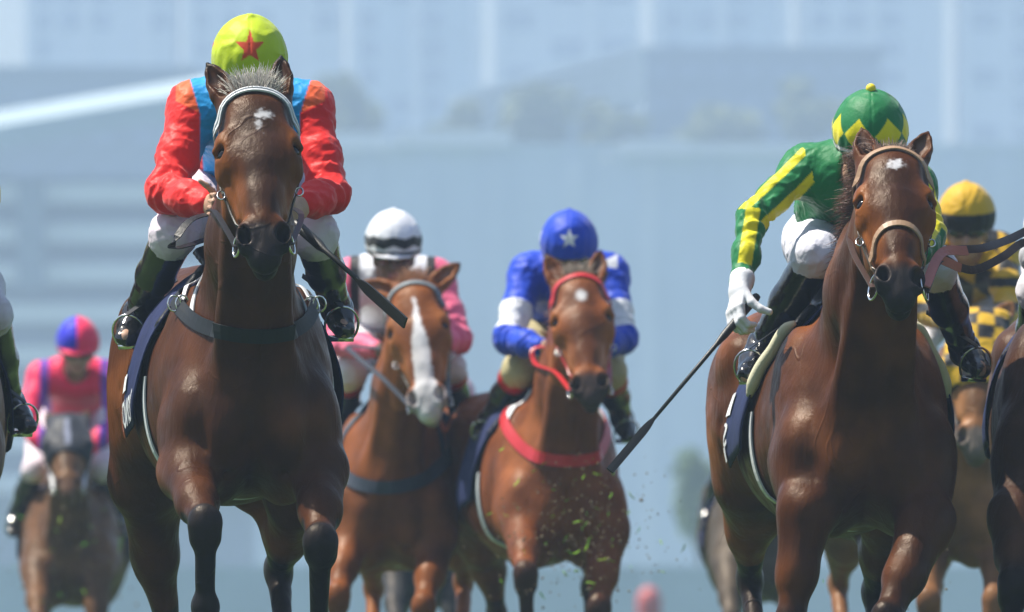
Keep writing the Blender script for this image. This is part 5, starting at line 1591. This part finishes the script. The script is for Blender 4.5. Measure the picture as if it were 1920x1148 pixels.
J7 = make_jockey(J7P, 'rider at right edge with only a shiny black boot in view', .009, plain((.5, .5, .52)), cap=pcap((.5, .5, .52)))
mane(H7, 150, .12); tail(H7, 80); tack(H7, J7, res=(14, 30)); bridle(H7, M_GLOSSBLACK, M_GLOSSBLACK)
rein('rein', [H7['hd'](.50, -.078, -.09), J7['p']['wrL'] + [0, -.06, 0]], M_BROWNLEATHER, H7['root'], .02, 8)
rein('rein', [H7['hd'](.50, .078, -.09), J7['p']['wrR'] + [0, -.06, 0]], M_BROWNLEATHER, H7['root'], .02, 8)

# ---- cut off by the left edge
H8L = dict(origin=(-1.90, 42.1), yaw=math.radians(3), poll=at(-170, 260, 41.2), nose=at(-165, 560, 40.8), ears=((-.4, .1), (.4, .1)),
    fore=[leg((-290, 930, 41.7), (-285, 1070, 41.4), (-280, 1230, 41.5), (-280, 1300, 41.6)), leg((-60, 930, 41.7), (-60, 1080, 41.5), (-62, 1240, 41.5), (-62, 1310, 41.4))],
    hind=[leg((-300, 930, 43.2), (-290, 1090, 43.6), (-285, 1260, 43.3), (-285, 1330, 43.2)), leg((-70, 930, 43.2), (-75, 1090, 43.6), (-75, 1260, 43.3), (-75, 1330, 43.2))])
H8 = make_horse(H8L, 'brown racehorse mostly cut off by the left edge', .014, ((.15, .065, .03), (.012, .009, .008), (.24, .11, .05)))
J8P = dict(head=at(-150, 290, 42.1), shL=at(-235, 360, 42.4), shR=at(-50, 360, 42.4), elL=at(-290, 480, 42.2), elR=at(-42, 440, 42.2), wrL=at(-220, 510, 41.9), wrR=at(-95, 510, 41.9), hip=at(-140, 470, 42.9),
    knL=at(-270, 590, 42.2), knR=at(-20, 590, 42.2), anL=at(-310, 740, 42.6), anR=at(18, 755, 42.55), toL=at(-330, 780, 42.5), toR=at(52, 800, 42.4), look=at(-150, 420, 40.5))
J8 = make_jockey(J8P, 'rider at left edge with black boot in steel stirrup', .009, plain((.62, .5, .02)), cap=pcap((.62, .5, .02)), breech=(.62, .62, .68))
mane(H8, 150, .12); tail(H8, 80); tack(H8, J8, res=(14, 30)); bridle(H8, M_GLOSSBLACK, M_GLOSSBLACK)
rein('rein', [H8['hd'](.50, -.078, -.09), J8['p']['wrL'] + [0, -.06, 0]], M_BROWNLEATHER, H8['root'], .02, 8)
rein('rein', [H8['hd'](.50, .078, -.09), J8['p']['wrR'] + [0, -.06, 0]], M_BROWNLEATHER, H8['root'], .02, 8)

# ---- two more at the back, almost hidden
for (cx, Yb, coat_, hl, jl, sc, pnt) in ((1425, 70.0, ((.07, .055, .04), (.02, .016, .014), (.12, .09, .06)), 'blurred dark racehorse almost hidden behind the right leader', 'rider almost hidden behind the right leader with white breeches showing', (.1, .12, .3), 0),
                          (795, 73.0, ((.045, .045, .045), (.015, .014, .014), (.08, .075, .07)), 'blurred dark grey racehorse showing between the two chestnuts', 'rider almost hidden behind the chestnut with white blaze', (.5, .1, .2), 0)):
    k_ = 72.0 / Yb
    def a2(px, py, dY=0.): return at(cx + px * k_, HORIZON - (HORIZON - py) * k_, Yb + dY)
    Lx = dict(origin=(wx(cx, Yb), Yb), poll=a2(0, 790, -.8), nose=a2(2, 935, -1.2), ears=((-.6, .1), (.6, .1)), earlen=.6,
        fore=[[a2(-55, 1075, -.4), a2(-53, 1170, -.8), a2(-53, 1260, -.7), a2(-53, 1300, -.6)], [a2(57, 1075, -.4), a2(55, 1190, -.6), a2(53, 1280, -.7), a2(53, 1320, -.8)]],
        hind=[[a2(-50, 1070, 1.), a2(-45, 1170, 1.3), a2(-45, 1270, 1.1), a2(-45, 1310, 1.1)], [a2(55, 1070, 1.), a2(51, 1170, 1.3), a2(51, 1270, 1.1), a2(51, 1310, 1.1)]], muzzle=(.03, .028, .026))
    Hx = make_horse(Lx, hl, .016, coat_, socks=False)
    Jx = make_jockey(dict(head=a2(8, 680, -.2), shL=a2(-50, 728, .1), shR=a2(66, 728, .1), elL=a2(-72, 800, -.1), elR=a2(82, 800, -.1), wrL=a2(-34, 845, -.35), wrR=a2(40, 845, -.35), hip=a2(5, 785, .7),
        knL=a2(-60, 885, .15), knR=a2(65, 885, .15), anL=a2(-92, 965, .45), anR=a2(95, 965, .45), toL=a2(-98, 1000, .35), toR=a2(102, 1000, .35), look=a2(0, 760, -2.)), jl, .012, plain(sc), cap=pcap(sc), goggles=False)
    mane(Hx, 150, .12); tail(Hx, 80); tack(Hx, Jx, res=(10, 22))
    for q, w in ((-1, 'wrL'), (1, 'wrR')): rein('rein', [Hx['hd'](.50, q * .078, -.09), Jx['p'][w] + [0, -.06, 0]], M_BROWNLEATHER, Hx['root'], .02, 8)

# ------------------------------------------------------------------ turf thrown up by the hooves
def clods(name, label, c, spread, n, seed, size=(.002, .0065), green=.10):
    r = np.random.default_rng(seed); V = []; F = []; CC = []
    for i in range(n):
        p = np.asarray(c) + r.normal(size=3) * spread; s = r.uniform(*size) * (1 if r.uniform() > .06 else 1.8)
        b = len(V)
        if r.uniform() < green:
            d = nz(r.normal(size=3)); w = nz(np.cross(d, r.normal(size=3))); t = nz(np.cross(d, w))
            L_ = s * 4
            s = s * 1.3
            V += [p - d * L_ - w * s * .3, p - d * L_ + w * s * .3, p + w * s * .45 + t * s, p - w * s * .45 + t * s, p + d * L_ + t * s * .2]
            F += [(b, b + 1, b + 2, b + 3), (b + 3, b + 2, b + 4, b + 4)]; cc = (.12 + r.uniform() * .1, .30 + r.uniform() * .15, .02)
            CC += [cc] * 5
        else:
            q = [nz(v) * s * r.uniform(.6, 1.2) for v in ((1,0,0),(-1,0,0),(0,1,0),(0,-1,0),(0,0,1),(0,0,-1))]
            V += [p + v for v in q]
            F += [(b+4,b,b+2,b+2),(b+4,b+2,b+1,b+1),(b+4,b+1,b+3,b+3),(b+4,b+3,b,b),(b+5,b+2,b,b),(b+5,b+1,b+2,b+2),(b+5,b+3,b+1,b+1),(b+5,b,b+3,b+3)]
            k = r.uniform(); cc = np.array((.05, .035, .02)) * (1 - k) + np.array((.2, .15, .09)) * k; CC += [cc] * 6
    me = bpy.data.meshes.new(name)
    me.from_pydata([tuple(map(float, v)) for v in V], [], [tuple(dict.fromkeys(f)) for f in F])
    a = me.attributes.new('col', 'FLOAT_COLOR', 'POINT'); a.data.foreach_set('color', [x for q in CC for x in (q[0], q[1], q[2], 1)])
    me.update()
    tag(link(name, me, mat('thrown_turf', attr=True, rough=.8, spec=.2)), label, 'turf', kind='stuff')
clods('thrown_turf', 'spray of soil and grass blades before the red bridled chestnut', at(1080, 1000, 51.5), (.17, .5, .15), 430, 3, (.002, .0062), .13)
clods('thrown_turf', 'spray of soil and grass before the hooded brown horse', at(125, 1020, 69.3), (.22, .6, .22), 380, 4)
clods('thrown_turf', 'few specks of turf flying beside the right leader', at(1760, 960, 46), (.25, 1.0, .25), 60, 5, (.002, .006))
